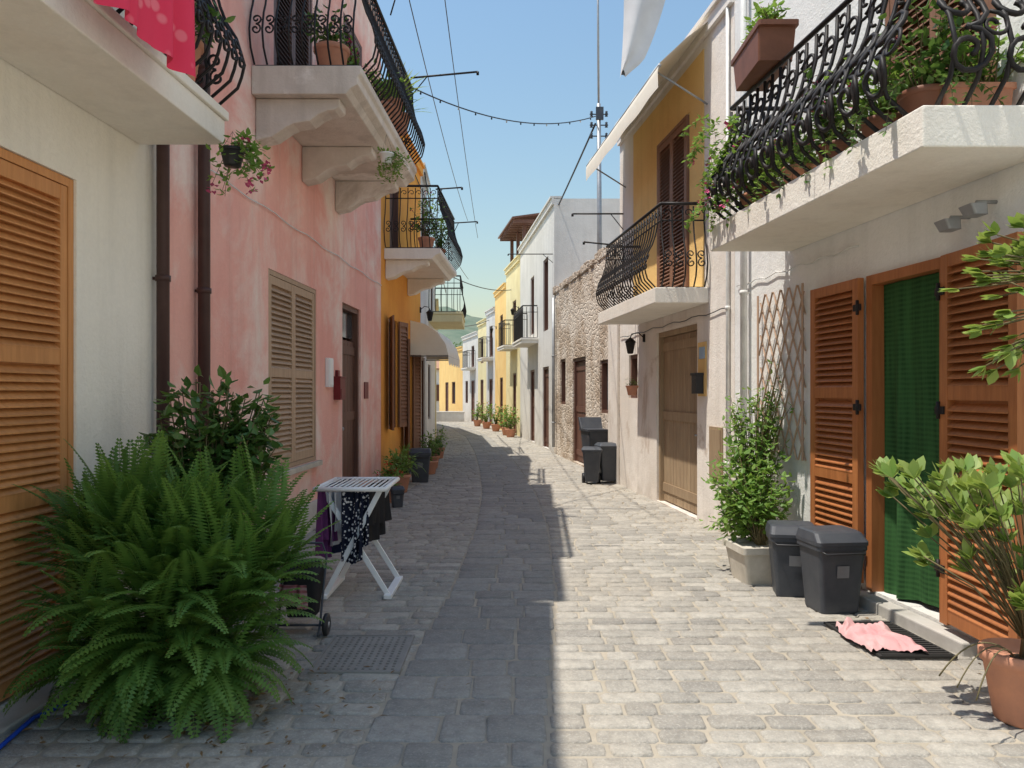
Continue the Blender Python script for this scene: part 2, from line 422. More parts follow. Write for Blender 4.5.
    def balcony(s,y0,y1,prot,zt,th,smat,rail_h=1.0,belly=.15,spacing=.11,corbels=0,corb_h=.45,moulded=False,scroll=True,label=None,railpad=.05,big=False,k=1.0,plain=False):
        fr=s.fr; e=empty('balcony',fr.p((y0+y1)/2,prot/2,zt-th),s.root)
        if label: e['label']=label
        mb=MB()
        if moulded:
            fr.extr(mb,[(.003,zt-th),(prot-.14,zt-th),(prot-.10,zt-th+.05),(prot-.03,zt-th+.09),(prot-.03,zt-.10),(prot,zt-.07),(prot,zt),(.003,zt)],y0,y1)
        elif plain: fr.box(mb,y0,y1,.003,prot,zt-th,zt)
        else:
            fr.box(mb,y0,y1,.003,prot,zt-th,zt-.062); fr.box(mb,y0-.02,y1+.02,.003,prot+.02,zt-.06,zt)
        mk('slab',mb,smat,e,bevel=.008)
        for i in range(corbels):
            L=y1-y0; w=.23; c=y0+w/2+.1+(L-w-.2)*i/max(1,corbels-1); zb=zt-th-.003; P=prot-.22; q=corb_h/.42
            mb=MB()
            prof=[(.003,zb),(P,zb),(P,zb-.09*q),(P-.05,zb-.12*q),(P-.12,zb-.13*q),(P-.2,zb-.17*q),(P-.28,zb-.24*q),(P*.45,zb-.27*q),(P*.36,zb-.31*q),(P*.2,zb-.41*q),(.003,zb-.45*q)]
            fr.extr(mb,prof,c-w/2,c+w/2); mk('corbel',mb,smat,e,bevel=.012)
        mb=MB(); q=railpad
        pts=[fr.p(y1-q,.02,0),fr.p(y1-q,prot-q,0),fr.p(y0+q,prot-q,0),fr.p(y0+q,.02,0)]
        cen=Vector(fr.p((y0+y1)/2,prot/2,0))
        railing(mb,[Vector(a) for a in pts],cen,zt,rail_h,belly,spacing,scroll,big,k)
        mk('railing',mb,IRON,e,recalc=False)
        return e

def bprof(z):
    ks=[(0,0),(.05,.35),(.15,.85),(.28,1),(.42,.8),(.6,.3),(.75,.03),(1.01,0)]
    for i in range(len(ks)-1):
        if ks[i][0]<=z<=ks[i+1][0]:
            t=(z-ks[i][0])/(ks[i+1][0]-ks[i][0]); t=t*t*(3-2*t)*.5+t*.5
            return ks[i][1]*(1-t)+ks[i+1][1]*t
    return 0
def railing(mb,path,cen,z0,H,belly,spacing,scroll,big,K=1.0):
    Z=Vector((0,0,1))
    def at(p,n,zr,off=0): return p+n*(belly*bprof(zr)+off)+Z*(z0+zr*H)
    for si in range(len(path)-1):
        p,q=path[si],path[si+1]; t=q-p; L=t.length; t.normalize(); n=Vector((-t.y,t.x,0))
        mid=(p+q)/2
        if n.dot(mid-cen)<0: n=-n
        k=max(2,round(L/spacing))
        for i in range(k+ (1 if si==len(path)-2 else 0)):
            b=p+t*(L*i/k)
            nn=n
            mb.tube([at(b,nn,z) for z in (.02,.07,.13,.2,.28,.36,.45,.55,.66,.8,.98)],.0085*K,5)
            if i<k and scroll:
                s0=p+t*(L*(i+.5)/k); r0=L/k*.42
                def spiral(cz,sgn,turns,rmax,start):
                    pts=[]; N=16
                    for j in range(N+1):
                        f=j/N; th=start+sgn*f*turns*6.283; rr=rmax*(1-.8*f)
                        zr=(cz+rr*math.sin(th))/H
                        pts.append(at(s0+t*(rr*math.cos(th)),n,max(0,zr),.004))
                    return pts
                if big:
                    R0=L/k
                    if i%2==0:
                        mb.tube(spiral(.52*H,1,1.4,R0*1.05,-1.57),.016,5)
                        mb.tube(spiral(.25*H,-1,1.4,R0*.95,1.57),.016,5)
                        mb.tube(spiral(.80*H,-1,1.1,R0*.8,-1.57),.012,5)
                    else:
                        mb.tube(spiral(.39*H,-1,1.2,R0*.6,1.57),.011,5)
                        mb.tube(spiral(.90*H,1,1.1,R0*.55,-1.57),.011,5)
                else:
                    mb.tube(spiral(.28*H,1,1.25,r0,1.57),.0075*K,4)
                    mb.tube(spiral(.28*H+2*r0,-1,1.25,r0,-1.57),.0075*K,4)
                    mb.tube(spiral(.90*H,1,1.0,r0*.95,0),.006*K,4)
        for zr,r in ((.0,.012),(.80,.010),(1.0,.02)):
            mb.tube([p+Z*(z0+zr*H+.012),(p+q)/2+Z*(z0+zr*H+.012),q+Z*(z0+zr*H+.012)],r,6)
    return

# ---------------------------------------------------------------- plants
def bush(mb,base,cen,rad,stems,lps,ls,lw,mleaf=0,mstem=1,big=True,spread=.06,up=.4,sr=.006,flowers=0,mflow=2):
    base=Vector(base);cen=Vector(cen)
    for i in range(stems):
        while True:
            v=Vector((U(-1,1),U(-1,1),U(-1,1)))
            if v.length<=1: break
        e=cen+Vector((v.x*rad[0],v.y*rad[1],v.z*rad[2]))
        mid=(base+e)/2+Vector((U(-.1,.1)*rad[0],U(-.1,.1)*rad[1],.25*rad[2]))
        b=base+Vector((U(-.04,.04),U(-.04,.04),0))
        pts=[]
        for j in range(7):
            t=j/6; pts.append(b*(1-t)**2+mid*2*t*(1-t)+e*t*t)
        mb.tube(pts,[sr*(1-.6*j/6) for j in range(7)],4,mstem)
        for j in range(lps):
            t=1-.62*U(0,1)**1.3; p=b*(1-t)**2+mid*2*t*(1-t)+e*t*t
            p=p+Vector((U(-1,1),U(-1,1),U(-1,1)))*spread
            d=Vector((U(-1,1),U(-1,1),U(-.5,.9)))+ (p-cen)*.8
            upv=Vector((U(-up,up),U(-up,up),1))
            l=ls*U(.6,1.2)
            (mb.leaf if big else mb.sleaf)(p,d,upv,l,lw*l/ls,mleaf)
        if flowers and U(0,1)<flowers:
            for q in range(7):
                mb.sleaf(e+Vector((U(-1,1),U(-1,1),U(-1,1)))*.025,Vector((U(-1,1),U(-1,1),U(-1,1))),Vector((0,0,1)),.03,.03,mflow)
def frond(mb,p,d,L,g,wid,step,lw,m=0):
    d=Vector(d).normalized(); p=Vector(p); N=max(6,int(L/step)); st=L/N; pts=[p.copy()]; cc=min(1,max(0,U(0,1)*.8+.1)); g=g/N
    for k in range(N):
        t=k/N
        p=p+d*st; d=(d+Vector((0,0,-g*(.4+t)))).normalized(); pts.append(p.copy())
        if t<.06: continue
        side=d.cross(Vector((0,0,1)))
        if side.length<1e-3: side=Vector((1,0,0))
        side.normalize(); nn=side.cross(d)
        w=wid*min(1,(t+.05)*5)*(1-t**2.2)*U(.85,1.1)+.008
        for sgn in (-1,1):
            dd=side*sgn+d*.3-nn*.18
            mb.add([p,p+dd*w*.45+d*lw,p+dd*w,p+dd*w*.45-d*lw],[(0,1,2,3)],m,min(1,max(0,cc+U(-.12,.12))))
    mb.tube(pts[::4]+[pts[-1]],.0018,3,m,c=.9)
def fern(mb,c,n,Lr,m=0,wid=.075,elev=(5,85),g0=(1.3,2.6),step=.021,lw=.008):
    for i in range(n):
        a=U(0,6.283); e=math.radians(U(*elev))
        frond(mb,Vector(c)+Vector((U(-.12,.12),U(-.12,.12),U(-.08,.08))),(math.cos(a)*math.cos(e),math.sin(a)*math.cos(e),math.sin(e)),U(*Lr),U(*g0),wid,step,lw,m)
def fernmass(mb,c,rad,n,Lr,wid,upb=.45,g=(.6,1.8)):
    c=Vector(c)
    for i in range(n):
        while True:
            v=Vector((U(-1,1),U(-1,1),U(-1,1)))
            if .3<v.length<=1: break
        p=c+Vector((v.x*rad[0],v.y*rad[1],v.z*rad[2]))
        if p.z<.08: p.z=U(.08,.25)
        d=v.normalized()*.7+Vector((U(-.6,.6),U(-.6,.6),upb+U(-.3,.6)))
        frond(mb,p-d.normalized()*.08,d,U(*Lr),U(*g),wid*U(.8,1.15),.0195,.0105)
def pot_mesh(mb,x,y,z,r,h,m=0):
    mb.lathe(x,y,z,[(r*.02,0),(r*.62,0),(r*.66,.01),(r*.9,h*.82),(r*.93,h*.83),(r*1.0,h*.84),(r*1.0,h*.985),(r*.97,h),(r*.9,h),(r*.86,h*.9),(r*.02,h*.88)],26,m)
def potted(x,y,z,r,h,label,kind='bush',leafm=None,pm=None,size=.25,hgt=.35,n=14,ls=.07,lw=.04,flowers=0,flowm=None,group=None,trail=False,box=None):
    e=empty('potted_plant',(x,y,z),label=label,category='potted plant')
    if group: e['group']=group
    mb=MB()
    if box: 
        lx,ly=box; mb.loft(x,y,[(lx*.88,ly*.85,z,.02),(lx*.96,ly*.96,z+h*.85,.02),(lx*1.03,ly*1.06,z+h*.86,.02),(lx*1.03,ly*1.06,z+h,.02),(lx*.95,ly*.93,z+h,.02),(lx*.93,ly*.9,z+h*.9,.02)])
    else: pot_mesh(mb,x,y,z,r,h)
    mk('planter_box' if box else 'pot',mb,pm or TERRA,e)
    mb=MB(); 
    if kind=='bush':
        if box:
            for k in range(4):
                xx=x+box[0]*(-.7+1.4*k/3); yy=y+box[1]*(-.7+1.4*k/3)
                if box[1]>box[0]: xx=x
                else: yy=y
                bush(mb,(xx,yy,z+h*.9),(xx,yy,z+h+hgt*.5),(size*.6,size*.6,hgt*.6),max(4,n//3),12,ls,lw,flowers=flowers,spread=.04)
        else: bush(mb,(x,y,z+h*.9),(x,y,z+h+hgt*.5),(size,size,hgt*.6),n,14,ls,lw,flowers=flowers)
        if trail:
            for k in range(9):
                a=U(0,6.28); p=Vector((x+math.cos(a)*r*.9,y+math.sin(a)*r*.9,z+h))
                pts=[p.copy()]; d=Vector((math.cos(a),math.sin(a),.3))*.05
                for j in range(10):
                    p=p+d; d=d+Vector((U(-.01,.01),U(-.01,.01),-.018)); d=d.normalized()*.045; pts.append(p.copy())
                    for q in range(3): mb.sleaf(p,Vector((U(-1,1),U(-1,1),U(-.6,.4))),Vector((0,0,1)),ls*.7,lw*.7)
                mb.tube(pts,.002,3,1)
    elif kind=='agave':
        for k in range(n):
            a=U(0,6.28); el=math.radians(U(25,88)); mb.blade((x,y,z+h*.9),Vector((math.cos(a)*math.cos(el),math.sin(a)*math.cos(el),math.sin(el))),hgt*U(.8,1.2),ls,U(.2,.9))
    elif kind=='fern': fern(mb,(x,y,z+h),n,(hgt*.7,hgt*1.2),wid=.045)
    mk('foliage',mb,[leafm or LGRN,STEM,flowm or FLOW],e,recalc=False)
    return e

# ================================================================ GROUND
mb=MB(); mb.add([(-600,-300,0),(600,-300,0),(600,900,0),(-600,900,0)],[(0,1,2,3)])
mk('ground',mb,GROUT,kind='structure',label='sandy grey ground')
LP=[(-6,-2.83),(0,-2.62),(17,-2.02),(22,-2.2),(28,-2.75),(34,-3.9),(44,-6.6),(60,-12)]
RP=[(-6,4.02),(0,3.34),(20,1.08),(27.4,.28),(34,-.75),(41,-2.2),(49,-4.4),(60,-8)]
def pl(P,y):
    for i in range(len(P)-1):
        if P[i][0]<=y<=P[i+1][0]:
            t=(y-P[i][0])/(P[i+1][0]-P[i][0]); return P[i][1]*(1-t)+P[i+1][1]*t
    return P[-1][1]
def bandc(y):
    BP=[(-6,-.45),(2,-.38),(3.3,-.27),(6,-.07),(9,.0),(12,-.05),(16,-.27),(20,-.55),(27,-1.2),(34,-2.3),(60,-10)]
    return pl(BP,y)
def road():
    mb=MB()
    ys=[-5+1.0*i for i in range(61)]
    for i in range(60):
        a,b=ys[i],ys[i+1]
        mb.add([(pl(LP,a)-.4,a,.007),(pl(RP,a)+.4,a,.007),(pl(RP,b)+.4,b,.007),(pl(LP,b)-.4,b,.007)],[(0,1,2,3)],1)
    def stone(x0,x1,y0,y1,m,h,g=.0064,j=.006):
        g*=U(.7,1.3)
        x0+=g;x1-=g;y0+=g;y1-=g
        if x1-x0<.03: return
        c=min(.021,(x1-x0)*.22)*U(.5,1.4); cy=min(.019,(y1-y0)*.22)*U(.5,1.4)
        out=[(x0+c,y0),(x1-c,y0),(x1,y0+cy),(x1,y1-cy),(x1-c,y1),(x0+c,y1),(x0,y1-cy),(x0,y0+cy)]
        e0,e1,e2,e3=U(-j,j),U(-j,j),U(-j,j)*.6,U(-j,j)*.6
        q=.0035
        out=[(p[0]+(e0 if p[0]<(x0+x1)/2 else e1)+U(-q,q),p[1]+(e2 if p[1]<(y0+y1)/2 else e3)+U(-q,q)) for p in out]
        cx=(x0+x1)/2; cyy=(y0+y1)/2; tx,ty=U(-.028,.028),U(-.028,.028); hh=h*U(.8,1.25)
        vs=[(p[0],p[1],.002) for p in out]
        ins=.013
        for d_,z in ((.3,.65),(1.0,1.0)):
            for p in out:
                dx,dy=cx-p[0],cyy-p[1]; 
                sx=ins*d_*(1 if dx>0 else -1); sy=ins*d_*(1 if dy>0 else -1)
                X,Y=p[0]+sx,p[1]+sy
                vs.append((X,Y,.006+hh*z+(X-cx)*tx+(Y-cyy)*ty))
        fs=[(k,(k+1)%8,(k+1)%8+8,k+8) for k in range(8)]+[(k+8,(k+1)%8+8,(k+1)%8+16,k+16) for k in range(8)]+[tuple(range(16,24))]
        mb.add(vs,fs,m,None,True)
    y=0.6
    while y<50:
        d=U(.13,.165) if y<30 else .22
        xl=pl(LP,y)-.02; xr=pl(RP,y)+.02; bc=bandc(y); bl=bc-.42; br=bc+.42
        for (a,b) in ((xl,bl),(br,xr)):
            x=a; sk=U(-.007,.007)
            while x<b-.04:
                w=U(.16,.33)
                if b-(x+w)<.10: w=b-x
                yy=y+sk*math.sin(x*3)
                stone(x,x+w,yy,yy+d,0,.012)
                x+=w
        y+=d
    y=.6
    while y<50:
        d=U(.18,.32)
        bc=bandc(y); bl=bc-.42; br=bc+.42; x=bl
        while x<br-.02:
            w=U(.2,.42)
            if br-(x+w)<.15: w=br-x
            stone(x,x+w,y,y+d,2,.011,.0055,.005); x+=w
        y+=d
    mk('road',mb,[COBB,GROUT,BAND],recalc=False,kind='structure',label='stone sett street paving with smoother slab band')
road()
# hill
mb=MB(); nx,ny=90,18
vs=[];
for j in range(ny):
    for i in range(nx):
        x=-220+i*5; y=170+j*16
        h=(33*math.exp(-((x+26)/42)**2)+10*math.exp(-((x-80)/90)**2))*min(1,j/8)*(1 if j<14 else .8)+4*mn.noise(Vector((x*.04,y*.04,0)))*min(1,j/3)+1.5*mn.noise(Vector((x*.2,y*.2,4)))*min(1,j/3)
        vs.append((x,y,h-1))
mb.add(vs,[(j*nx+i,j*nx+i+1,(j+1)*nx+i+1,(j+1)*nx+i) for j in range(ny-1) for i in range(nx-1)],0,.5,True)
HILL=simple('scrub_hillside',(.10,.15,.10),.95,c2=(.20,.22,.16),scale=.12,bump=0)
mk('hill',mb,HILL,recalc=False,kind='structure',label='scrub covered hillside')

# ================================================================ LEFT HOUSES
lx=lambda y: pl(LP,y)
L0=House(1,.8,lx(.8),5.36,lx(5.36),7.3,CREAM,'cream plastered house with honey coloured louvred shutters',ops=[(2.9,4.36,.06,2.8),(2.9,4.2,3.45,5.6)])
L0.shut_window(2.9,4.36,.06,2.8,W_ORANGE,o=-.06,mid=(1.0,1.75),kind='door',pitch=.044,label='honey coloured louvred door shutters')
L0.shut_window(2.9,4.2,3.45,5.6,W_ORANGE,kind='door')
L0.balcony(1.2,5.05,.56,3.44,.22,SLAB,rail_h=1.0,belly=.2,spacing=.12,k=1.25)
mb=MB(); L0.fr.box(mb,2.7,4.5,.003,.16,0,.05); mk('doorstep',mb,CONC,L0.root,bevel=.01)
L1=House(1,5.36,lx(5.36),12.75,lx(12.75),7.6,PINK,'faded pink plastered house with brown shutters',
  ops=[(7.45,9.05,.8,2.8),(10.25,11.3,.08,2.8),(7.6,8.9,4.57,6.9),(10.3,11.4,4.6,6.7)])
L1.shut_window(7.45,9.05,.8,2.8,W_TAN,o=-.05,mid=(1.75,),pitch=.055,label='tan louvred window shutters')
L1.panel_door(10.25,11.3,.08,2.8,W_DARK,5,label='dark brown wooden door',transom=.4)
L1.shut_window(7.6,8.9,4.57,6.9,W_DARK,kind='door')
L1.shut_window(10.3,11.4,4.6,6.7,W_DARK)
L1.balcony(7.0,10.2,1.0,4.57,.26,CORB,rail_h=1.0,belly=.16,spacing=.11,corbels=3,corb_h=.36,moulded=True,label='stone balcony on three carved corbels',k=1.15)
mb=MB(); L1.fr.box(mb,10.15,11.4,.003,.2,0,.09); mk('doorstep',mb,CSTONE,L1.root,bevel=.01)
mb=MB(); L1.fr.box(mb,6.05,10.12,.003,.03,-.05,.34); mk('plinth',mb,GREY,L1.root)
L2=House(1,12.75,lx(12.75),17,lx(17),6.5,ORANGE,'orange plastered house with brown shutters',
  ops=[(13.4,14.2,.95,2.9),(14.9,15.8,.05,2.6),(13.5,14.5,4.05,6.2),(16.1,16.7,.9,2.4)])
L2.far_window(13.4,14.2,.95,2.9); L2.panel_door(14.9,15.8,.05,2.6,W_DARK,5); L2.far_window(13.5,14.5,4.05,6.2,kind='door'); L2.far_window(16.1,16.7,.9,2.4)
for (hy,dx,dy,z0,z1) in ((13.38,.12,-.40,.95,2.9),(14.22,.13,.45,.95,2.9),(14.88,.13,-.40,.2,2.6),(15.82,.13,.45,.2,2.6)):
    a=Vector(L2.fr.p(hy,.02,0)); u=Vector((dx,dy,0)).normalized(); n=Vector((abs(u.y),-u.x*(1 if u.y>0 else -1),0)).normalized()
    f2=Frame((a.x,a.y,0),u,n)
    mb=MB(); louver(f2,mb,0,.38,0,z0,z1,th=.03,pitch=.07,st=.045); mk('open_shutter',mb,W_BROWN,L2.root)
L2.balcony(13.0,15.6,.95,4.03,.18,SLAB,rail_h=1.05,belly=.17,spacing=.13,corbels=2,corb_h=.3,moulded=True)
L3=House(1,17,lx(17),18.8,lx(18.8),6.6,GREY,'tall narrow pale grey plastered house',ops=[(17.3,18.2,.05,2.4),(17.4,18.3,4.3,5.9)])
L3.panel_door(17.3,18.2,.05,2.4,W_DARK,4); L3.far_window(17.4,18.3,4.3,5.9)
L3b=House(1,18.8,lx(18.8),22,lx(22),5.2,WHITE,'white house with yellowish balcony',ops=[(19.3,20.2,.9,2.3),(20.3,21.2,3.62,4.8)])
L3b.far_window(19.3,20.2,.9,2.3);L3b.far_window(20.3,21.2,3.62,4.8,kind='door')
L3b.balcony(19.4,21.8,.85,3.62,.25,YELLOW,rail_h=.9,belly=.1,spacing=.15,scroll=False,label='yellowish balcony slab')
L4=House(1,22,lx(22),28,lx(28),4.2,YELLOW,'low yellow plastered house on the street',ops=[(23,24,.05,2.3),(25,26,.9,2.2)])
L4.panel_door(23,24,.05,2.3,W_DARK,4); L4.far_window(25,26,.9,2.2)
L5=House(1,28,lx(28),34,lx(34),3.9,WHITE,'white plastered house beside the street bend',ops=[(30,31,.9,2.2)]); L5.far_window(30,31,.9,2.2)
L6=House(1,34,lx(34),44,lx(44),3.4,GREYW,'pale house beyond the street bend',ops=[(37,38,.9,2.2)]); L6.far_window(37,38,.9,2.2)

e=empty('awning',L2.fr.p(16.6,.4,2.2),label='cream scalloped fabric awning over a doorway',category='awning')
mb=MB(); fr=L2.fr
N=20; vs=[];
for i in range(N+1):
    y=15.6+2.2*i/N
    for j,(o,z) in enumerate(((.01,3.05),(.3,2.98),(.55,2.82),(.72,2.58),(.78,2.35),(.785,2.2-.06*abs(math.sin(i*math.pi/4))))):
        vs.append(fr.p(y,o,z))
mb.add(vs,[(i*6+j,i*6+j+1,(i+1)*6+j+1,(i+1)*6+j) for i in range(N) for j in range(5)],0,.5,True)
for yy in (15.6,17.8):
    mb.add([fr.p(yy,o,z) for o,z in ((.01,3.05),(.3,2.98),(.55,2.82),(.72,2.58),(.78,2.35),(.01,2.35))],[(0,1,2,3,4,5)])
mk('canopy',mb,AWN,e,recalc=False)
mb=MB()
for yy in (15.62,17.78): mb.tube([fr.p(yy,.0,2.33),fr.p(yy,.78,2.33)],.012,6)
mb.tube([fr.p(15.62,.77,2.33),fr.p(17.78,.77,2.33)],.012,6); mk('frame',mb,GALV,e)

# ================================================================ RIGHT HOUSES
rx=lambda y: pl(RP,y)
R1=House(-1,.8,rx(.8),8.3,rx(8.3),8.2,GREYW,'pale grey house with reddish wooden door shutters',ops=[(4.88,5.78,.12,2.47),(4.5,5.6,3.12,5.3)])
d=empty('door',R1.fr.p(5.33,0,.12),R1.root); d['label']='reddish wooden door frame with sheer green curtain'
R1.frame(d,4.88,5.78,.12,2.47,W_RED,.075,-.1,.03,False)
mb=MB(); R1.fr.box(mb,4.95,5.70,-.2,-.19,.13,2.39); mk('door_leaf',mb,W_DARK,d)
mb=MB(); A=R1.fr.p(4.96,-.05,0);B=R1.fr.p(5.70,-.05,0); mb.cloth(A,B,.14,2.39,.024,1.6,nx=80,nz=24); mk('curtain',mb,GREENC,d,recalc=False)
R1.shut_window(4.5,5.6,3.12,5.3,W_BROWN,kind='door')
def openleaf(hy,ox,oy,L,z0,z1,name,mat,par,mids):
    a=Vector(R1.fr.p(hy,.035,0)); u=Vector((ox,oy,0)).normalized(); n=Vector((-1,0,0))
    f=Frame((a.x,a.y,0),u,n); mb=MB(); louver(f,mb,0,L,0,z0,z1,th=.045,pitch=.05,mid=mids,st=.075); mk(name,mb,mat,par)
    for z in (z0+.3,z0+1.3,z1-.25):
        mb=MB(); f.box(mb,-.05,.05,.046,.056,z,z+.05)
        q=f.p(-.01,.055,z-.03); mb.tube([q,(q[0],q[1],z+.08)],.012,6)
        mk('hinge',mb,IRON,par)
openleaf(5.80,-.113,1,.72,.16,2.46,'shutter',W_RED,d,(.9,1.55))
openleaf(4.87,.0,-1,.74,.16,2.46,'shutter',W_RED,d,(.9,1.55))
mb=MB(); R1.fr.box(mb,4.6,5.95,.003,.13,0,.10); mk('doorstep',mb,CONC,R1.root,bevel=.01)
R1.balcony(4.02,7.02,.74,3.1,.22,SLAB,rail_h=1.02,belly=.22,spacing=.135,big=True,label='cream balcony slab with bellied scrollwork railing',k=1.6,plain=True,railpad=.14)
R2=House(-1,8.3,rx(8.3),13.2,rx(13.2),5.95,OFFW,'weathered white house with ochre upper wall and boarded door',
  ops=[(9.45,11.1,.04,2.45),(9.7,10.95,2.84,5.1),(12.1,12.6,1.5,2.2)],cornice=.05)
g=R2.panel_door(9.45,11.1,.04,2.45,W_GAR,11,label='wide weathered brown boarded door')
R2.shut_window(9.7,10.95,2.84,5.1,W_BROWN,kind='door',o=.0)
R2.far_window(12.1,12.6,1.5,2.2)
mb=MB(); f=R2.fr
f.box(mb,9.2,9.69,.003,.012,2.86,5.7);f.box(mb,10.96,12.3,.003,.012,2.86,5.7);f.box(mb,9.69,10.96,.003,.012,5.12,5.7)
mk('painted_upper_wall',mb,OCHRE,R2.root)
R2.balcony(9.05,12.0,.64,2.83,.18,SLAB,rail_h=1.0,belly=.17,spacing=.12,corbels=0,plain=True,railpad=.11,k=1.15)
mb=MB(); f.box(mb,8.62,9.0,.003,.02,.6,1.2); f.box(mb,8.65,8.97,.02,.028,.63,1.17); mk('meter_door',mb,W_GAR,R2.root)
mb=MB(); f.box(mb,9.12,9.40,.003,.01,1.55,2.2); mk('ochre_painted_patch',mb,OCHRE,R2.root)
mb=MB(); f.box(mb,9.2,9.36,.012,.10,1.58,1.8); f.box(mb,9.19,9.37,.012,.115,1.80,1.83); f.box(mb,9.23,9.33,.1,.104,1.73,1.755)
mk('letter_box',mb,BLACKP,bevel=.006,label='black metal letter box on ochre painted wall',category='letter box')
mb=MB(); f.box(mb,9.16,9.34,.011,.02,2.0,2.14); mk('house_number_plate',mb,simple('pale_blue_tile',(.35,.5,.65),.3),label='small pale blue ceramic tile on painted wall',category='house plate')
e=empty('awning',f.p(11,.3,5.5),label='cream sloping awning above an ochre wall',category='awning')
mb=MB(); vs=[]
NA=24
for i in range(NA+1):
    y=8.95+4.0*i/NA
    for o,z in ((.02,5.93),(.3,5.72+.008*math.sin(i)),(.62,5.42+.008*math.sin(i*1.2)),(.635,5.33),(.63,5.14+.012*math.sin(i*.9))): vs.append(f.p(y,o,z))
mb.add(vs,[(i*5+j,i*5+j+1,(i+1)*5+j+1,(i+1)*5+j) for i in range(NA) for j in range(4)],0,.5,True); mk('canopy',mb,AWN,e,recalc=False)
mb=MB(); mb.tube([f.p(8.95,.61,5.40),f.p(12.95,.61,5.40)],.02,8)
for y in (9.1,12.8): mb.tube([f.p(y,.0,5.0),f.p(y,.6,5.38)],.012,6)
mk('frame',mb,GALV,e)
R3=House(-1,13.2,rx(13.2),19.9,rx(19.9),4.1,RUBBLE,'low rubble stone house with dark doorway',ops=[(16.0,17.4,.05,2.35),(13.9,14.7,1.2,2.2),(18.3,19,1.3,2.4)],cornice=0)
R3.panel_door(16.0,17.4,.05,2.35,W_DARK,6); R3.far_window(13.9,14.7,1.2,2.2); R3.far_window(18.3,19,1.3,2.4)
mb=MB(); R3.fr.box(mb,13.22,13.88,.003,.04,-.05,3.4); mk('plastered_pier',mb,OFFW,R3.root)
mb=MB()
y=13.25
while y<19.8:
    w=U(.18,.4); w=min(w,19.88-y); R3.fr.box(mb,y,y+w-.01,-.35+U(0,.04),.02+U(-.02,.03),4.103,4.12+U(.08,.2)); y+=w
mk('parapet_stones',mb,RUBBLE,R3.root,bevel=.02)
R4=House(-1,19.9,rx(19.9),27.3,rx(27.3),6.6,WGREY,'tall warm grey house with small balcony',ops=[(20.8,21.9,.05,2.3),(23.6,24.6,.05,2.3),(20.9,21.8,3.3,5.3),(23.7,24.5,3.4,5.2)])
R4.panel_door(20.8,21.9,.05,2.3,W_DARK,5);R4.panel_door(23.6,24.6,.05,2.3,W_DARK,5);R4.far_window(20.9,21.8,3.3,5.3,kind='door');R4.far_window(23.7,24.5,3.4,5.2)
R4.balcony(22.8,25.2,.5,3.2,.15,SLAB,rail_h=.95,belly=0,spacing=.12,scroll=False)
R5=House(-1,27.3,rx(27.3),30.7,rx(30.7),6.4,YELLOW,'cream yellow house under a timber terrace roof',ops=[(28.2,29,.05,2.3),(28.2,29,3.4,5)])
R5.panel_door(28.2,29,.05,2.3,W_DARK,4);R5.far_window(28.2,29,3.4,5)
R5.balcony(27.9,29.6,.5,3.3,.14,SLAB,rail_h=.9,belly=0,spacing=.15,scroll=False)
mb=MB(); fr=R5.fr
for y in (27.6,29,30.5):
    for o in (-.15,-2.6): fr.box(mb,y,y+.12,o-.12,o,6.48,7.6)
for i in range(12): fr.box(mb,27.3+.3*i,27.36+.3*i,-2.9,.25,7.6+.0,7.72)
fr.extr(mb,[(.3,7.74),(.3,7.8),(-3,8.25),(-3,8.19)],27.2,30.9); mk('terrace_roof',mb,W_DARK,R5.root)
R6=House(-1,30.7,rx(30.7),34,rx(34),5.9,OCHRE,'ochre house front in a terraced row',ops=[(31.6,32.5,.05,2.2),(31.6,32.4,3.3,4.8)])
R6.panel_door(31.6,32.5,.05,2.2,W_DARK,4);R6.far_window(31.6,32.4,3.3,4.8)
R7=House(-1,34,rx(34),36.2,rx(36.2),5.3,GREY,'grey house front at the street bend',ops=[(34.6,35.5,.05,2.2),(34.6,35.4,3.2,4.6)])
R7.panel_door(34.6,35.5,.05,2.2,W_DARK,4);R7.far_window(34.6,35.4,3.2,4.6); R7.balcony(34.4,35.8,.5,3.15,.14,SLAB,rail_h=.9,belly=0,spacing=.15,scroll=False)
R7b=House(-1,36.2,rx(36.2),38.6,rx(38.6),5.0,YELLOW,'narrow pale yellow house front at the street bend',ops=[(37,37.9,.05,2.2),(37,37.8,3,4.2)])
R7b.panel_door(37,37.9,.05,2.2,W_DARK,4);R7b.far_window(37,37.8,3,4.2)
R8=House(-1,38.6,rx(38.6),43,rx(43),4.6,WGREY,'warm grey house front at the street bend',ops=[(39.5,40.5,.05,2.2),(41.4,42.2,1,2.2),(39.6,40.4,2.9,4.0)])
R8.panel_door(39.5,40.5,.05,2.2,W_DARK,4);R8.far_window(41.4,42.2,1,2.2);R8.far_window(39.6,40.4,2.9,4.0)
R8.balcony(39.2,40.8,.45,2.85,.12,SLAB,rail_h=.85,belly=0,spacing=.16,scroll=False)
R9=House(-1,43,rx(43),50,rx(50),4.1,OCHRE,'low ochre house front at the street end',ops=[(45,46,.9,2.2),(47,48,.05,2.2)]); R9.far_window(45,46,.9,2.2); R9.panel_door(47,48,.05,2.2,W_DARK,4)
mb=MB(); mb.box(-4.1,-2.55,41.0,41.25,-.02,.5); mb.box(-4.13,-2.52,40.97,41.28,.503,.57); mk('low_wall',mb,WHITE,bevel=.01,label='low white parapet wall beside the street bend',category='wall')
e=empty('house',(-8,56,0),label='pale low house closing the street view with tiled roof',category='house')
mb=MB(); mb.box(-15,-3.0,52,58,0,3.1); mk('wall',mb,WHITE,e)
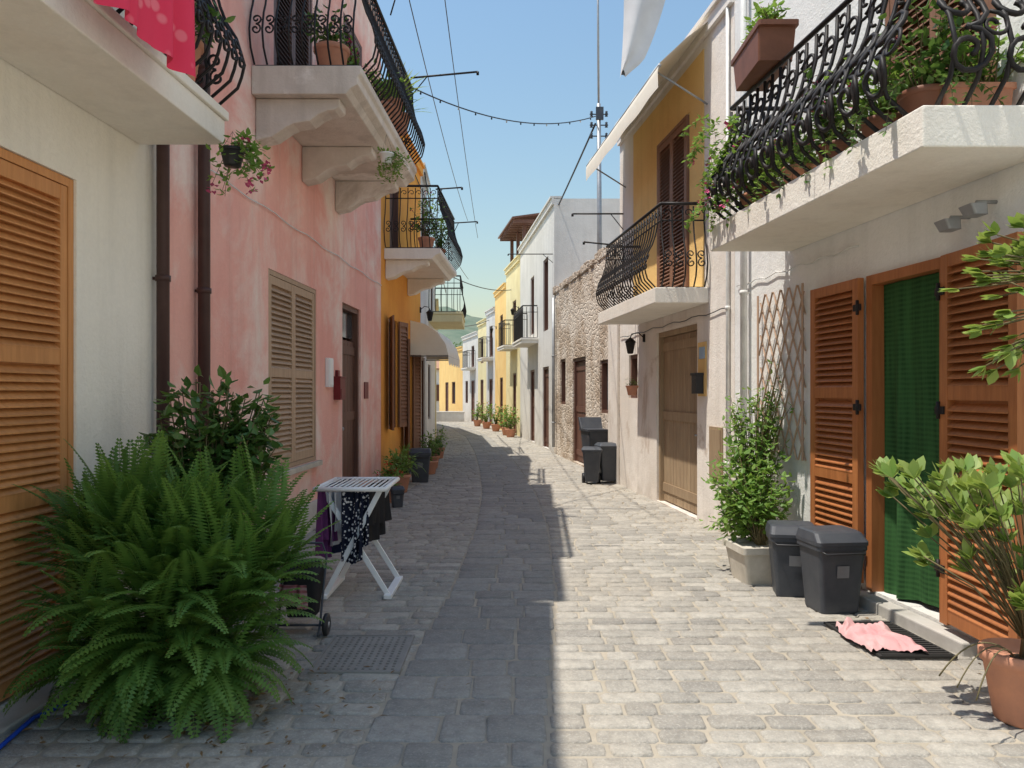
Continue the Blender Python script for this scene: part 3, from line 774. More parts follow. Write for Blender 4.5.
mb=MB(); mb.box(-15.2,-2.8,51.8,58.2,3.103,3.2); mb.add([(-15.2,51.8,3.2),(-2.8,51.8,3.2),(-2.8,58.2,3.2),(-15.2,58.2,3.2),(-15.2,55,3.9),(-2.8,55,3.9)],[(0,1,5,4),(2,3,4,5),(1,2,5),(3,0,4)]); mk('roof',mb,TILE,e)
for x in (-5.6,-4.2):
    mb=MB(); mb.box(x,x+.7,51.93,51.99,1.0,2.1); mk('window',mb,W_DARK,e)
for (x,y,h) in ((-6.3,66,6.0),(-3.5,70,6.5),(-9,72,7)):
    e=empty('tree',(x,y,0),label='small bushy tree behind the low houses',category='tree',group='trees beyond the street end')
    mb=MB(); mb.tube([(x,y,0),(x+.1,y,h*.3),(x,y+.1,h*.55)],[.18,.13,.08],8)
    for k in range(6):
        a=k*1.05; mb.tube([(x+.05,y,h*.35),(x+math.cos(a)*.9,y+math.sin(a)*.9,h*.65)],[.07,.03],5)
    mk('trunk',mb,STEM,e)
    mb=MB()
    for k in range(26):
        c=Vector((x+R.gauss(0,.9),y+R.gauss(0,.9),h*.72+R.gauss(0,.7)))
        for q in range(60): mb.sleaf(c+Vector((R.gauss(0,.3),R.gauss(0,.3),R.gauss(0,.25))),Vector((U(-1,1),U(-1,1),U(-1,1))),Vector((0,0,1)),.22,.14)
    mk('crown',mb,LDARK,e,recalc=False)

# ================================================================ downpipes & cables
def pipe(house,y,z0,z1,r,mat,label,o=.07):
    mb=MB(); q=house.fr.p(y,o,0); mb.tube([(q[0],q[1],z0),(q[0],q[1],(z0+z1)/2),(q[0],q[1],z1)],r,10)
    z=z0+.6
    while z<z1: 
        mb.tube([(q[0],q[1],z),(q[0],q[1],z+.04)],r+.008,10); house.fr.box(mb,y-.01,y+.01,.003,o,z+.01,z+.03); z+=1.7
    mk('downpipe',mb,mat,label=label,category='downpipe')
pipe(L0,5.22,.05,7.2,.042,PIPE,'dark brown metal downpipe on cream wall')
pipe(L1,5.86,.05,7.5,.045,PIPE,'dark brown metal downpipe on pink wall')
pipe(R1,7.9,.3,8.0,.035,WPIPE,'white plastic downpipe on pale wall')
pipe(R2,8.42,.2,5.8,.02,WPIPE,'thin white conduit on weathered wall',.03)
pipe(R3,19.6,.2,4,.04,GALV,'grey metal downpipe on stone wall')
def cable(a,b,sag,r=.008,label='thin black overhead cable',bulbs=0):
    a,b=Vector(a),Vector(b); mb=MB(); pts=[]
    for i in range(25):
        t=i/24; p=a.lerp(b,t); p.z-=4*sag*t*(1-t); pts.append(p)
    if bulbs:
        e=empty('string_light',a,label='cable of festoon light bulbs across the street',category='string lights')
        mb.tube(pts,r,5); mk('cord',mb,BLACKP,e)
        for i in range(bulbs):
            t=(i+.5)/bulbs; p=a.lerp(b,t); p.z-=4*sag*t*(1-t)
            m2=MB(); m2.lathe(p.x,p.y,p.z-.045,[(.002,0),(.010,.005),(.014,.016),(.010,.03),(.008,.034),(.008,.046),(.004,.05)],8); mk('light_bulb',m2,BLACKP if i%3 else BULB,e)
    else:
        mb.tube(pts,r,5); mk('overhead_cable',mb,BLACKP,label=label,category='cable')
cable((-1.62,10.1,5.75),(1.68,15.5,7.15),.35,.010,bulbs=14)
cable((1.68,15.5,7.0),(-.3,34,5.4),.25,.02)
cable((-1.45,9.6,7.2),(-1.55,27,7.6),.25,.008)
cable((-1.0,9.0,7.9),(-1.2,27,7.0),.25,.008)
cable((-2.1,12.8,6.4),(-1.7,30,6.0),.3,.01)
cable((-1.95,17.2,6.5),(-2.4,28,5.2),.2,.015)
cable((-2.1,21,5.0),(.1,30,5.6),.25,.015)
cable((-2.6,27,4.0),(-1.0,36,5.0),.2,.015)
for (hs,y0_,y1_,z,lab) in ((R2,8.4,13.1,2.52,'black cable clipped along a weathered white wall'),(R1,5.9,8.2,2.72,'grey cable clipped along a pale wall'),(L1,5.9,12.7,3.35,'thin cable clipped along a pink wall')):
    mb=MB(); pts=[hs.fr.p(y0_+(y1_-y0_)*i/20,.02,z+.015*math.sin(i*1.7)) for i in range(21)]; mb.tube(pts,.006,5)
    mk('wall_cable',mb,BLACKP if hs is R2 else WPIPE,label=lab,category='cable')
e=empty('utility_pole',(1.78,15.5,0),label='grey metal utility pole with insulators rising above the roofs',category='utility pole')
mb=MB(); mb.tube([(1.78,15.5,0.0),(1.76,15.5,5),(1.745,15.5,7.4)],[.06,.05,.04],12); mk('pole',mb,GALV,e)
mb=MB(); mb.tube([(1.745,15.5,7.4),(1.72,15.5,11)],.022,8); mk('mast',mb,GALV,e)
mb=MB(); mb.box(1.68,1.83,15.38,15.44,7.05,7.3); mk('junction_box',mb,DGREY,e)
for k in range(3):
    z=6.75+.22*k
    for sx in (-1,1):
        mb=MB(); mb.tube([(1.75,15.5,z),(1.75+.14*sx,15.5,z),(1.75+.15*sx,15.5,z)],.012,6); mb.lathe(1.75+.15*sx,15.5,z-.05,[(.005,0),(.035,.01),(.02,.03),(.04,.05),(.02,.08),(.03,.1),(.005,.12)],10)
        mk('insulator',mb,DGREY,e)
def rod(a,b,label='dark metal clothes line bracket rod on balcony'):
    mb=MB(); a,b=Vector(a),Vector(b); mb.tube([a,(a+b)/2,b],.013,6)
    m=(a*.75+b*.25); mb.tube([a-Vector((0,0,.25)),m],.008,5); mb.tube([b,b-Vector((0,0,.04))],.02,6)
    mk('clothes_line_bracket',mb,IRON,label=label,category='clothes line bracket',group='clothes line brackets')
rod((-1.33,10.1,5.72),(-.45,10.1,5.80)); rod((-1.2,7.6,5.57),(-.9,7.6,5.6))
rod((-1.3,13.1,5.05),(-.85,13.1,5.08)); rod((-1.2,15.5,5.0),(-.7,15.5,5.03)); rod((1.1,20.1,5.2),(-.1,20.1,5.2)); rod((1.75,12.1,4.4),(.95,12.1,4.4)); rod((1.69,11.8,3.84),(1.1,11.8,3.9))

# ================================================================ street objects LEFT
e=empty('potted_fern',(-1.78,3.95,0),label='huge bushy green sword fern spilling over its pot',category='fern')
mb=MB(); pot_mesh(mb,-1.80,4.0,.01,.2,.34); mk('pot',mb,TERRA,e)
mb=MB()
fernmass(mb,(-1.74,3.93,.52),(.48,.34,.42),380,(.32,.52),.078,upb=.5,g=(.5,1.7))
fernmass(mb,(-2.0,4.1,.85),(.30,.25,.28),130,(.30,.46),.078,upb=.85,g=(.3,1.1))
fernmass(mb,(-1.5,4.12,.77),(.34,.25,.26),130,(.30,.46),.078,upb=.8,g=(.4,1.2))
fernmass(mb,(-1.7,3.72,.32),(.50,.12,.14),130,(.30,.46),.076,upb=.1,g=(1.2,2.4))
mk('foliage',mb,FERN,e,recalc=False)
e=empty('potted_shrub',(-1.82,4.6,0),label='dark leaved shrub growing behind a fern',category='potted plant')
mb=MB(); pot_mesh(mb,-1.85,4.65,.01,.2,.4); mk('pot',mb,BLACKP,e)
mb=MB(); bush(mb,(-1.85,4.65,.4),(-1.76,4.6,1.34),(.40,.28,.36),110,26,.085,.052,spread=.05,sr=.008)
mk('foliage',mb,[LDARK,STEM],e,recalc=False)
mb=MB()
for k in range(420):
    a=U(0,6.28); r=abs(R.gauss(.25,.3)); p=Vector((-1.5+math.cos(a)*r*1.3,3.85+math.sin(a)*r,.022+U(0,.02)))
    if p.x<-2.4: continue
    mb.sleaf(p,Vector((U(-1,1),U(-1,1),U(-.1,.3))),Vector((U(-.5,.5),U(-.5,.5),1)),U(.02,.06),U(.008,.02))
for k in range(160):
    side=R.choice((0,1,1)); y=U(2.5,16); x=(pl(LP,y)+abs(R.gauss(.05,.25))) if side==0 else (pl(RP,y)-abs(R.gauss(.05,.3)))
    mb.sleaf(Vector((x,y,.024)),Vector((U(-1,1),U(-1,1),U(-.1,.2))),Vector((U(-.5,.5),U(-.5,.5),1)),U(.02,.05),U(.008,.02))
mk('dry_leaf_litter',mb,DRY,recalc=False,kind='stuff',label='dry brown fallen leaves and fronds on the paving',category='leaf litter')
mb=MB(); mb.tube([(-2.42,2.9,.03),(-2.25,3.3,.03),(-2.3,3.7,.035),(-2.2,4.0,.03),(-2.1,4.2,.03)],.011,8); mk('garden_hose',mb,BLUEH,label='blue garden hose lying by the doorstep',category='hose')

# laundry rack
e=empty('drying_rack',(-1.2,6.15,0),label='white folding clothes drying rack with laundry',category='clothes drying rack')
mb=MB(); X0,X1,Y0,Y1,ZT=-1.50,-.97,5.85,6.55,.86
for a,b in (((X0,Y0),(X1,Y0)),((X1,Y0),(X1,Y1)),((X1,Y1),(X0,Y1)),((X0,Y1),(X0,Y0))): mb.tube([(a[0],a[1],ZT),(b[0],b[1],ZT)],.018,8)
for k in range(12):
    x=X0+(X1-X0)*(k+1)/13; mb.tube([(x,Y0,ZT+.004),(x,Y1,ZT+.004)],.008,5)
mk('hanging_frame',mb,WPLAST,e)
mb=MB()
for y in (5.92,6.45):
    for xa,xb in ((X0+.04,X1+.02),(X1-.04,X0+.06)):
        d=Vector((xb-xa,0,-ZT+.03)).normalized(); n=Vector((-d.z,0,d.x))*.02
        a=Vector((xa,y,ZT-.01)); b=Vector((xb,y,.03)); t=Vector((0,.012 if xb>xa else -.012,0)); q=Vector((0,.011,0))
        mb.hexa([a-n+t-q,a+n+t-q,b+n+t-q,b-n+t-q,a-n+t+q,a+n+t+q,b+n+t+q,b-n+t+q])
for x in (X1+.02,X0+.06): mb.box(x-.03,x+.03,5.87,6.5,.018,.05)
mk('leg',mb,WPLAST,e,bevel=.004)
for (a,b,z0,mt,nm) in (((-1.48,5.88),(-1.42,6.0),.33,PURP,'hanging_garment'),((-1.40,5.87),(-1.32,6.4),.42,WCLOTH,'hanging_garment'),((-1.31,5.90),(-1.13,5.88),.30,DOTS,'hanging_garment'),((-1.16,5.95),(-1.07,6.45),.42,BLKF,'hanging_garment'),((-1.46,6.1),(-1.40,6.5),.3,NAVY,'hanging_garment')):
    mb=MB(); mb.cloth(a,b,z0,ZT+.006,.022,2.2,ph=U(0,5),taper=.1); 
    o=Vector((.035,.03,0)); mb.cloth((a[0]+o.x,a[1]+o.y),(b[0]+o.x,b[1]+o.y),z0+.12,ZT+.006,.022,2.2,ph=U(0,5)); mk(nm,mb,mt,e,recalc=False)
TX=-1.38
e=empty('shopping_trolley',(TX,5.05,0),label='small black wheeled shopping trolley with checked cloth',category='shopping trolley')
mb=MB(); mb.loft(TX,5.1,[(.09,.08,.13,.02),(.11,.10,.3,.03),(.12,.11,.42,.04),(.10,.09,.47,.04)]); mk('bag',mb,BLKF,e)
mb=MB(); mb.tube([(TX-.14,5.02,.1),(TX-.15,5.15,.5),(TX-.12,5.2,.58),(TX+.1,5.2,.58),(TX+.14,5.15,.5),(TX+.13,5.02,.1),(TX+.14,4.92,.04)],.008,6); mb.tube([(TX-.16,5.02,.08),(TX+.16,5.02,.08)],.008,6); mk('handle_frame',mb,DGREY,e)
for x in (TX-.17,TX+.17):
    mb=MB(); mb.lathe(x,5.02,.085,[(.03,-.015),(.06,-.016),(.072,-.01),(.072,.01),(.06,.016),(.03,.015)],18,ax='x'); mb.lathe(x,5.02,.085,[(.002,-.02),(.02,-.018),(.02,.018),(.002,.02)],10,ax='x',m=1); mk('wheel',mb,[BLACKP,GALV],e)
mb=MB(); mb.cloth((TX-.12,4.96),(TX+.06,4.94),.22,.36,.02,2); mk('checked_cloth',mb,REDF,e,recalc=False)
mb=MB(); gx0,gx1,gy0,gy1=-1.12,-.66,4.36,4.96
for k in range(12): x=gx0+(gx1-gx0)*k/11; mb.box(x-.012,x+.012,gy0,gy1,.014,.025)
for k in range(15): y=gy0+(gy1-gy0)*k/14; mb.box(gx0,gx1,y-.012,y+.012,.012,.0235)
mb.box(gx0-.03,gx1+.03,gy0-.03,gy0-.013,.01,.028);mb.box(gx0-.03,gx1+.03,gy1+.013,gy1+.03,.01,.028);mb.box(gx0-.03,gx0-.013,gy0-.012,gy1+.012,.01,.028);mb.box(gx1+.013,gx1+.03,gy0-.012,gy1+.012,.01,.028)
mb.box(gx0-.02,gx1+.02,gy0-.02,gy1+.02,.006,.0205,1)
mk('drain_cover',mb,[simple('cast_iron',(.30,.285,.26),.7,.05),simple('drain_dirt',(.17,.155,.135),.9)],label='cast iron grid drain cover set in the paving',category='drain cover')
mb=MB(); f=L1.fr; f.box(mb,9.42,9.62,.003,.05,1.66,2.02); f.box(mb,9.44,9.60,.05,.058,1.68,2.0); mk('meter_box',mb,WPLAST,bevel=.006,label='white electricity meter box on pink wall',category='meter box')
mb=MB(); f.box(mb,9.8,10.05,.003,.09,1.50,1.78); f.box(mb,9.82,10.03,.09,.098,1.52,1.64); f.box(mb,9.79,10.06,.003,.10,1.78,1.80); f.box(mb,9.88,9.97,.003,.04,1.80,1.88); mk('letter_box',mb,MRED,bevel=.006,label='dark red letter box on pink wall',category='letter box')
mb=MB(); f.box(mb,11.5,11.75,.003,.015,1.5,1.75); mk('wall_plaque',mb,MRED,label='small red plaque on pink wall beside the door',category='plaque')
G='potted plants along the house fronts'
potted(-1.75,11.1,.015,.16,.24,'terracotta pot with red flowers by the pink wall',flowers=.8,flowm=FLOWR,group=G,size=.2,hgt=.3,n=22)
potted(-1.78,12.2,.015,.18,.28,'terracotta pot with leafy green plant',group=G,size=.24,hgt=.4,n=24)
potted(-1.85,12.9,.015,.16,.3,'dark pot with trailing fern',kind='fern',leafm=FERN,pm=BLACKP,group=G,n=34,hgt=.4)
potted(-1.6,14.9,.015,.17,.26,'terracotta pot with bushy shrub',group=G,size=.25,hgt=.5,n=24)
potted(-1.65,16.0,.015,.15,.26,'small pot with dark leaved shrub',leafm=LDARK,group=G,size=.25,hgt=.45,n=20)
potted(-1.75,18.4,.015,.15,.26,'terracotta pot with green shrub by a doorway',group=G,size=.25,hgt=.45,n=20)
G2='potted plants at the street bend'
for (x,y,fl) in ((-.05,27.0,FLOWR),(-.2,28.2,FLOWR),(-.65,31,FLOW),(-1.1,33.2,FLOWR),(-1.6,35.6,FLOW)):
    potted(x,y,.015,.2,.3,'terracotta pot with flowering shrub beside a far doorway',group=G2,flowers=.9,flowm=fl,size=.35,hgt=.8,n=20,ls=.1,lw=.06)
STK=simple('grey_sticker',(.22,.22,.23),.5)
def small_bin(x,y,s,rot,label,group=None,mat=None):
    e=empty('waste_bin',(x,y,0),label=label,category='waste bin')
    if group: e['group']=group
    hx,hy,h=.165*s,.15*s,.46*s
    mb=MB(); mb.loft(x,y,[(hx*.76,hy*.8,.016,.03),(hx*.78,hy*.82,.03,.03),(hx*.97,hy*.97,h*.93,.03),(hx*1.05,hy*1.05,h*.935,.035),(hx*1.05,hy*1.05,h,.035)],rot=rot); mk('body',mb,mat or DGREY,e)
    mb=MB(); mb.loft(x,y,[(hx*1.08,hy*1.08,h+.002,.035),(hx*1.08,hy*1.08,h+.025*s,.035),(hx*1.0,hy*.85,h+.075*s,.035,0,hy*.18),(hx*.92,hy*.7,h+.085*s,.03,0,hy*.25)],rot=rot); mk('lid',mb,mat or DGREY,e)
    ca,sa=math.cos(rot),math.sin(rot)
    def rp(a,b,z): return (x+a*ca-b*sa,y+a*sa+b*ca,z)
    mb=MB(); mb.tube([rp(-hx*.95,-hy*.9,h-.03),rp(-hx*.8,-hy*1.2,h-.05),rp(hx*.8,-hy*1.2,h-.05),rp(hx*.95,-hy*.9,h-.03)],.008,6); mk('handle',mb,BLACKP,e)
    mb=MB(); q=[rp(-hx*.25,-hy*.955,h*.55),rp(hx*.25,-hy*.955,h*.55),rp(hx*.25,-hy*.995,h*.72),rp(-hx*.25,-hy*.995,h*.72)]; mb.add(q,[(0,1,2,3)]); mk('sticker',mb,STK,e)
    return e
small_bin(-1.62,13.6,1.1,.1,'dark grey kerbside waste bin among plant pots')
small_bin(-1.58,10.6,.55,.3,'small dark grey bucket bin by the wall')
def hanging(x,y,z,label,pm,lm,top,flw=0,rad=(.22,.2,.2),n=26):
    e=empty('hanging_plant',(x,y,z),label=label,category='hanging plant')
    mb=MB(); pot_mesh(mb,x,y,z,.08,.11); mk('pot',mb,pm,e)
    mb=MB()
    for a in (0,2.1,4.2): mb.tube([(x+math.cos(a)*.075,y+math.sin(a)*.075,z+.10),(x,y,top)],.0012,3)
    mk('hanger',mb,IRON,e)
    mb=MB(); bush(mb,(x,y,z+.1),(x+.04,y,z-.02),rad,n,11,.05,.028,flowers=flw,spread=.04,sr=.003); mk('foliage',mb,[lm,STEM,FLOW],e,recalc=False)
hanging(-1.76,4.85,3.02,'hanging basket with trailing green leaves and pink flowers',BLACKP,LGRN,3.24,.35,(.24,.2,.22),24)
hanging(-1.32,8.1,4.0,'small white hanging pot with green trails below a balcony',WPLAST,LGRN,4.31,0)
GB='balcony plants'
potted(-1.72,7.35,4.58,.17,.3,'terracotta pot with leafy plant on a stone balcony',group=GB,size=.28,hgt=.35,leafm=LDARK)
potted(-1.72,7.95,4.58,.15,.28,'terracotta pot with flowers on a stone balcony',group=GB,flowers=.8,size=.25,hgt=.35)
potted(-1.5,9.6,4.95,.15,.28,'pot of spiky agave on a stone balcony',kind='agave',leafm=LYEL,group=GB,n=40,hgt=.5,ls=.05)
potted(-1.45,10.0,4.95,.13,.25,'pot of spiky yucca on a stone balcony',kind='agave',leafm=LGRN,group=GB,n=40,hgt=.5,ls=.04)
potted(-1.5,8.8,4.58,.15,.3,'terracotta pot with shrub behind balcony scrollwork',group=GB,size=.28,hgt=.45)
potted(-1.5,13.5,4.05,.15,.25,'pot with climbing green plant on an orange house balcony',group=GB,size=.3,hgt=.8,n=24,flowers=.3)
potted(-1.4,14.6,4.05,.15,.25,'pot with dry shrub on an orange house balcony',group=GB,size=.3,hgt=.7,n=24,leafm=LDARK)
potted(-2.0,4.6,3.45,.15,.25,'pot with leafy plant behind balcony railing',group=GB,size=.25,hgt=.4,leafm=LDARK)
mb=MB(); mb.cloth((-1.73,3.25),(-1.69,4.05),3.25,4.47,.03,2.5,nx=50); mk('draped_towel',mb,MAG,recalc=False,label='magenta patterned cloth draped over a balcony railing',category='towel')

# ================================================================ street objects RIGHT
small_bin(2.20,6.05,1.04,-.2,'dark grey lidded waste bin beside a door','kerbside waste bins')
small_bin(2.33,5.62,1.10,.12,'dark grey lidded waste bin with handle beside a door','kerbside waste bins')
def wheelie(x,y,s,rot,label,lid_open=False):
    e=empty('wheeled_bin',(x,y,0),label=label,category='waste bin',group='wheeled bins by the stone wall')
    mb=MB(); mb.loft(x,y,[(.17*s,.19*s,.06,.03),(.24*s,.27*s,.86*s,.03),(.26*s,.29*s,.865*s,.03),(.26*s,.29*s,.9*s,.03)],rot=rot); mk('body',mb,DGREY,e)
    mb=MB(); 
    if lid_open: mb.loft(x,y,[(.26*s,.05,.9*s,.02,0,.2),(.26*s,.04,1.1*s,.02,0,.33)],rot=rot)
    else: mb.loft(x,y,[(.27*s,.30*s,.902*s,.03),(.27*s,.3*s,.93*s,.03),(.22*s,.22*s,.99*s,.03)],rot=rot)
    mk('lid',mb,DGREY,e)
    for sx in (-1,1):
        a=x+sx*.2*s*math.cos(rot); b=y+.2*s+sx*.2*s*math.sin(rot)
        mb=MB(); mb.lathe(a,b,.1,[(.02,-.025),(.085,-.025),(.09,0),(.085,.025),(.02,.025)],16,ax='x'); mk('wheel',mb,BLACKP,e)
wheelie(1.58,14.3,1.02,.2,'dark grey wheeled bin with raised lid by the stone wall',True)
wheelie(1.38,13.3,.66,-.1,'dark grey wheeled bin with closed lid by the stone wall')
wheelie(1.67,13.45,.72,.12,'squat dark grey wheeled bin against the plaster pier')
# trellis
e=MB(); f=R1.fr
a0,a1,z0,z1=6.72,7.62,1.0,2.55
def clip(a,z,da,dz):
    t=min(((a1-a)/da if da>0 else (a0-a)/da),(z1-z)/dz); return (a+da*t,z+dz*t)
st=.16
for i in range(-14,8):
    for sgn in (1,-1):
        b=(a0 if sgn>0 else a1)+ (i*st)*sgn
        zs=z0; aa=b
        if sgn>0 and b<a0: zs=z0+(a0-b)*2; aa=a0
        if sgn<0 and b>a1: zs=z0+(b-a1)*2; aa=a1
        if zs>=z1 or aa>a1 or aa<a0: continue
        a2,z2=clip(aa,zs,sgn*1.0,2.0)
        o=.02 if sgn>0 else .034
        P0=Vector(f.p(aa,o,zs));P1=Vector(f.p(a2,o,z2))
        if (P1-P0).length<.05: continue
        e.tube([P0,P1],.009,4,sm=False)
for a in (a0,a1): e.tube([f.p(a,.045,z0),f.p(a,.045,z1)],.011,4,sm=False)
mk('trellis',e,W_LATT,label='expanding brown wooden lattice trellis on the wall',category='trellis')
e=empty('climbing_plant',(2.2,6.75,0),label='fresh green climbing shrub in a cast stone planter',category='potted plant')
mb=MB(); mb.loft(2.10,6.5,[(.19,.18,.015,.03),(.23,.22,.27,.03),(.25,.24,.275,.03),(.25,.24,.33,.03),(.22,.21,.33,.03),(.21,.2,.30,.03)],rot=.1); mk('planter',mb,CSTONE,e)
mb=MB(); bush(mb,(2.12,6.55,.30),(2.06,6.9,.72),(.46,.52,.42),95,22,.075,.045,spread=.06)
bush(mb,(2.2,6.9,.34),(2.25,7.2,1.25),(.28,.42,.42),70,18,.065,.04,spread=.05); bush(mb,(2.25,7.1,.8),(2.42,7.1,1.6),(.12,.35,.3),20,10,.05,.03,spread=.05)
mk('foliage',mb,[LGRN,STEM],e,recalc=False)
def palmate(mb,p,d,L,m=0):
    p=Vector(p)
    for k in range(6):
        a=(k-2.5)*.5; dd=Vector((d[0]+math.sin(a)*.9,d[1]+math.cos(a)*.2,d[2]-.2+.3*math.cos(a)))
        mb.leaf(p,dd,Vector((U(-.4,.4),U(-.4,.4),1)),L*U(.7,1.15),L*.62,m,fold=.12)
def crownset(mb,specs,L):
    for (tr,c,r,n) in specs:
        tr=Vector(tr)
        for i in range(n):
            t=Vector((c[0]+U(-1,1)*r[0],c[1]+U(-1,1)*r[1],c[2]+U(-1,1)*r[2])); md=(tr+t)/2+Vector((0,0,.06))
            mb.tube([tr,md,t],.0035,4,1); d=(t-tr).normalized(); palmate(mb,t,(d.x,d.y,d.z),L)
            if U(0,1)<.6: palmate(mb,md.lerp(t,.5),(d.x,d.y,d.z),L*.85)
e=empty('potted_tree',(2.45,3.72,0),label='low shrub with pale green leaves in terracotta pot',category='potted plant')
mb=MB(); pot_mesh(mb,2.47,3.72,.015,.19,.34); mk('pot',mb,TERRA,e)
mb=MB(); mb.lathe(2.47,3.72,.31,[(.002,0),(.16,0),(.002,.01)],16); mk('soil',mb,SOIL,e)
mb=MB()
mb.tube([(2.47,3.72,.3),(2.49,3.7,.6),(2.55,3.72,.95)],[.02,.015,.008],6,1)
crownset(mb,[((2.48,3.71,.42),(2.05,3.8,1.13),(.22,.25,.08),22),((2.5,3.71,.5),(2.35,3.75,1.08),(.25,.3,.14),32),((2.47,3.71,.4),(2.42,3.65,.72),(.18,.2,.14),12),((2.47,3.71,.4),(2.1,3.75,.85),(.1,.2,.15),5)],.095)
for k in range(3):
    p=Vector((2.38,3.65,.35)); pts=[p.copy()]; d=Vector((-.6,-.4+.3*k,.5))
    for j in range(10): p=p+d*.05; d=d+Vector((0,0,-.17)); pts.append(p.copy())
    mb.tube(pts,.004,4,1)
mk('foliage',mb,[LYEL,STEM],e,recalc=False)
e=empty('potted_tree',(2.72,3.3,0),label='tall slender leafy tree in a terracotta pot by the wall',category='potted plant')
mb=MB(); pot_mesh(mb,2.70,3.25,.015,.19,.34); mk('pot',mb,TERRA,e)
mb=MB()
mb.tube([(2.70,3.25,.3),(2.74,3.28,1.0),(2.7,3.3,1.7),(2.55,3.3,2.2)],[.022,.018,.014,.008],6,1)
crownset(mb,[((2.62,3.3,2.0),(2.17,3.35,2.16),(.14,.2,.15),32),((2.62,3.3,1.9),(2.14,3.3,1.84),(.09,.2,.14),18),((2.7,3.3,1.7),(2.4,3.3,2.0),(.2,.2,.3),16)],.078)
mk('foliage',mb,[LYEL,STEM],e,recalc=False)
# mat and towel
mb=MB(); dx=.12; dy=-.06
mx=[(2.06+dx,4.62+dy),(2.52+dx,4.62+dy),(2.46+dx,5.3+dy),(2.0+dx,5.3+dy)]
mb.hexa([(x,y,.022) for x,y in mx]+[(x,y,.036) for x,y in mx])
for k in range(18):
    t=(k+.5)/18; x0=2.06+dx+(-.06)*t+.02; x1=2.52+dx+(-.06)*t-.02; y=4.62+dy+.68*t
    mb.box(x0,x1,y-.008,y+.008,.035,.042)
mk('door_mat',mb,RUBBER,label='dark rubber door mat on the paving',category='door mat')
mb=MB(); nx,ny=40,32; vs=[]
for j in range(ny+1):
    for i in range(nx+1):
        u,v=i/nx,j/ny; eu=1-abs(2*u-1)**4; ev=1-abs(2*v-1)**4
        x=2.13+.33*u+.02*math.sin(v*6+1); y=4.60+.50*v+.03*math.sin(u*5)
        z=.046+.03*min(eu,ev)+.065*abs(mn.noise(Vector((u*3.6+.5,v*3.2,3))))*min(1,eu*2)+.022*abs(mn.noise(Vector((u*10,v*8,7))))
        vs.append((x+.025*mn.noise(Vector((u*5,v*5,8))),y+.025*mn.noise(Vector((u*5,v*5,1))),z))
mb.add(vs,[(j*(nx+1)+i,j*(nx+1)+i+1,(j+1)*(nx+1)+i+1,(j+1)*(nx+1)+i) for j in range(ny) for i in range(nx)],0,.5,True)
mk('towel',mb,PINKT,recalc=False,label='crumpled pink towel lying on a door mat',category='towel')
def lantern(hs,y,z,label):
    q=hs.fr.p(y,.0,z); s_=hs.side; e=empty('wall_lantern',q,label=label,category='wall lamp')
    mb=MB(); mb.tube([(q[0]+s_*.01,q[1],z),(q[0]+s_*.1,q[1],z+.08),(q[0]+s_*.2,q[1],z+.06),(q[0]+s_*.22,q[1],z)],.009,6); mb.tube([(q[0]+s_*.004,q[1],z-.06),(q[0]+s_*.004,q[1],z+.06)],.03,8); mk('bracket',mb,IRON,e)
    x=q[0]+s_*.22
    mb=MB(); mb.lathe(x,q[1],z-.24,[(.03,0),(.045,.01),(.075,.17),(.09,.175),(.05,.22),(.01,.25)],6); mk('lantern_body',mb,IRON,e)
    mb=MB(); mb.lathe(x,q[1],z-.225,[(.046,.005),(.074,.15)],6); 
    mk('lantern_glass',mb,BULB,e)
lantern(R2,11.7,2.42,'black iron wall lantern on weathered white wall')
lantern(R5,27.6,4.6,'black iron wall lantern on a far house front')
lantern(R6,33.5,4.4,'black iron wall lantern on an ochre house front')
lantern(L2,16.9,3.4,'black iron wall lantern on an orange house')
potted(rx(11.9)-.14,11.9,1.55,.1,.15,'small terracotta wall pot on weathered wall',size=.08,hgt=.1,n=6,ls=.03,lw=.02)
for (y,z) in ((4.72,2.62),(4.5,2.66)):
    q=R1.fr.p(y,.12,z); e=empty('flood_light',q,label='small dark flood light fixed on the wall below a balcony',category='flood light',group='flood lights below the balcony')
    mb=MB(); mb.loft(q[0],q[1],[(.04,.06,z-.03,.015),(.05,.07,z+.03,.015,-.02,0)]); mk('lamp_housing',mb,GALV,e)
    mb=MB(); mb.tube([R1.fr.p(y,.0,z+.05),(q[0],q[1],z+.05)],.012,6); mk('bracket',mb,GALV,e)
GR='balcony plants'
zt=3.1
potted(2.02,6.2,4.14,.1,.28,'brown slatted planter box with small shrub on the railing',box=(.15,.36),pm=BRPLAST,group=GR,size=.2,hgt=.3,n=20,leafm=LGRN)
for (x,y,box,pm,lm,fl,hg,tr,lab) in (
  (2.62,4.38,(.2,.08),TERRA,LGRN,.2,.35,0,'long terracotta planter with green plant on the balcony'),
  (2.38,4.45,None,BRPLAST,LDARK,0,.5,1,'brown pot with dark leaves on the balcony'),
  (2.36,4.9,None,BRPLAST,LGRN,.3,.5,1,'brown pot with trailing plant behind scrollwork railing'),
  (2.28,5.4,None,BRPLAST,LDARK,.4,.5,1,'dark brown pot with pink flowers behind scrollwork railing'),
  (2.22,5.95,None,TERRA,LGRN,.3,.4,1,'terracotta pot with trailing leaves behind scrollwork railing'),
  (2.16,6.45,None,BRPLAST,LGRN,.6,.5,1,'brown pot with flowers behind scrollwork railing'),
  (2.14,6.75,None,TERRA,LYEL,.3,.5,1,'terracotta pot with spilling plant at the balcony corner')):
    potted(x,y,zt+.01,.14,.22,lab,box=box,pm=pm,leafm=lm,flowers=fl,hgt=hg,trail=bool(tr),group=GR,n=26,size=.3)
mb=MB()
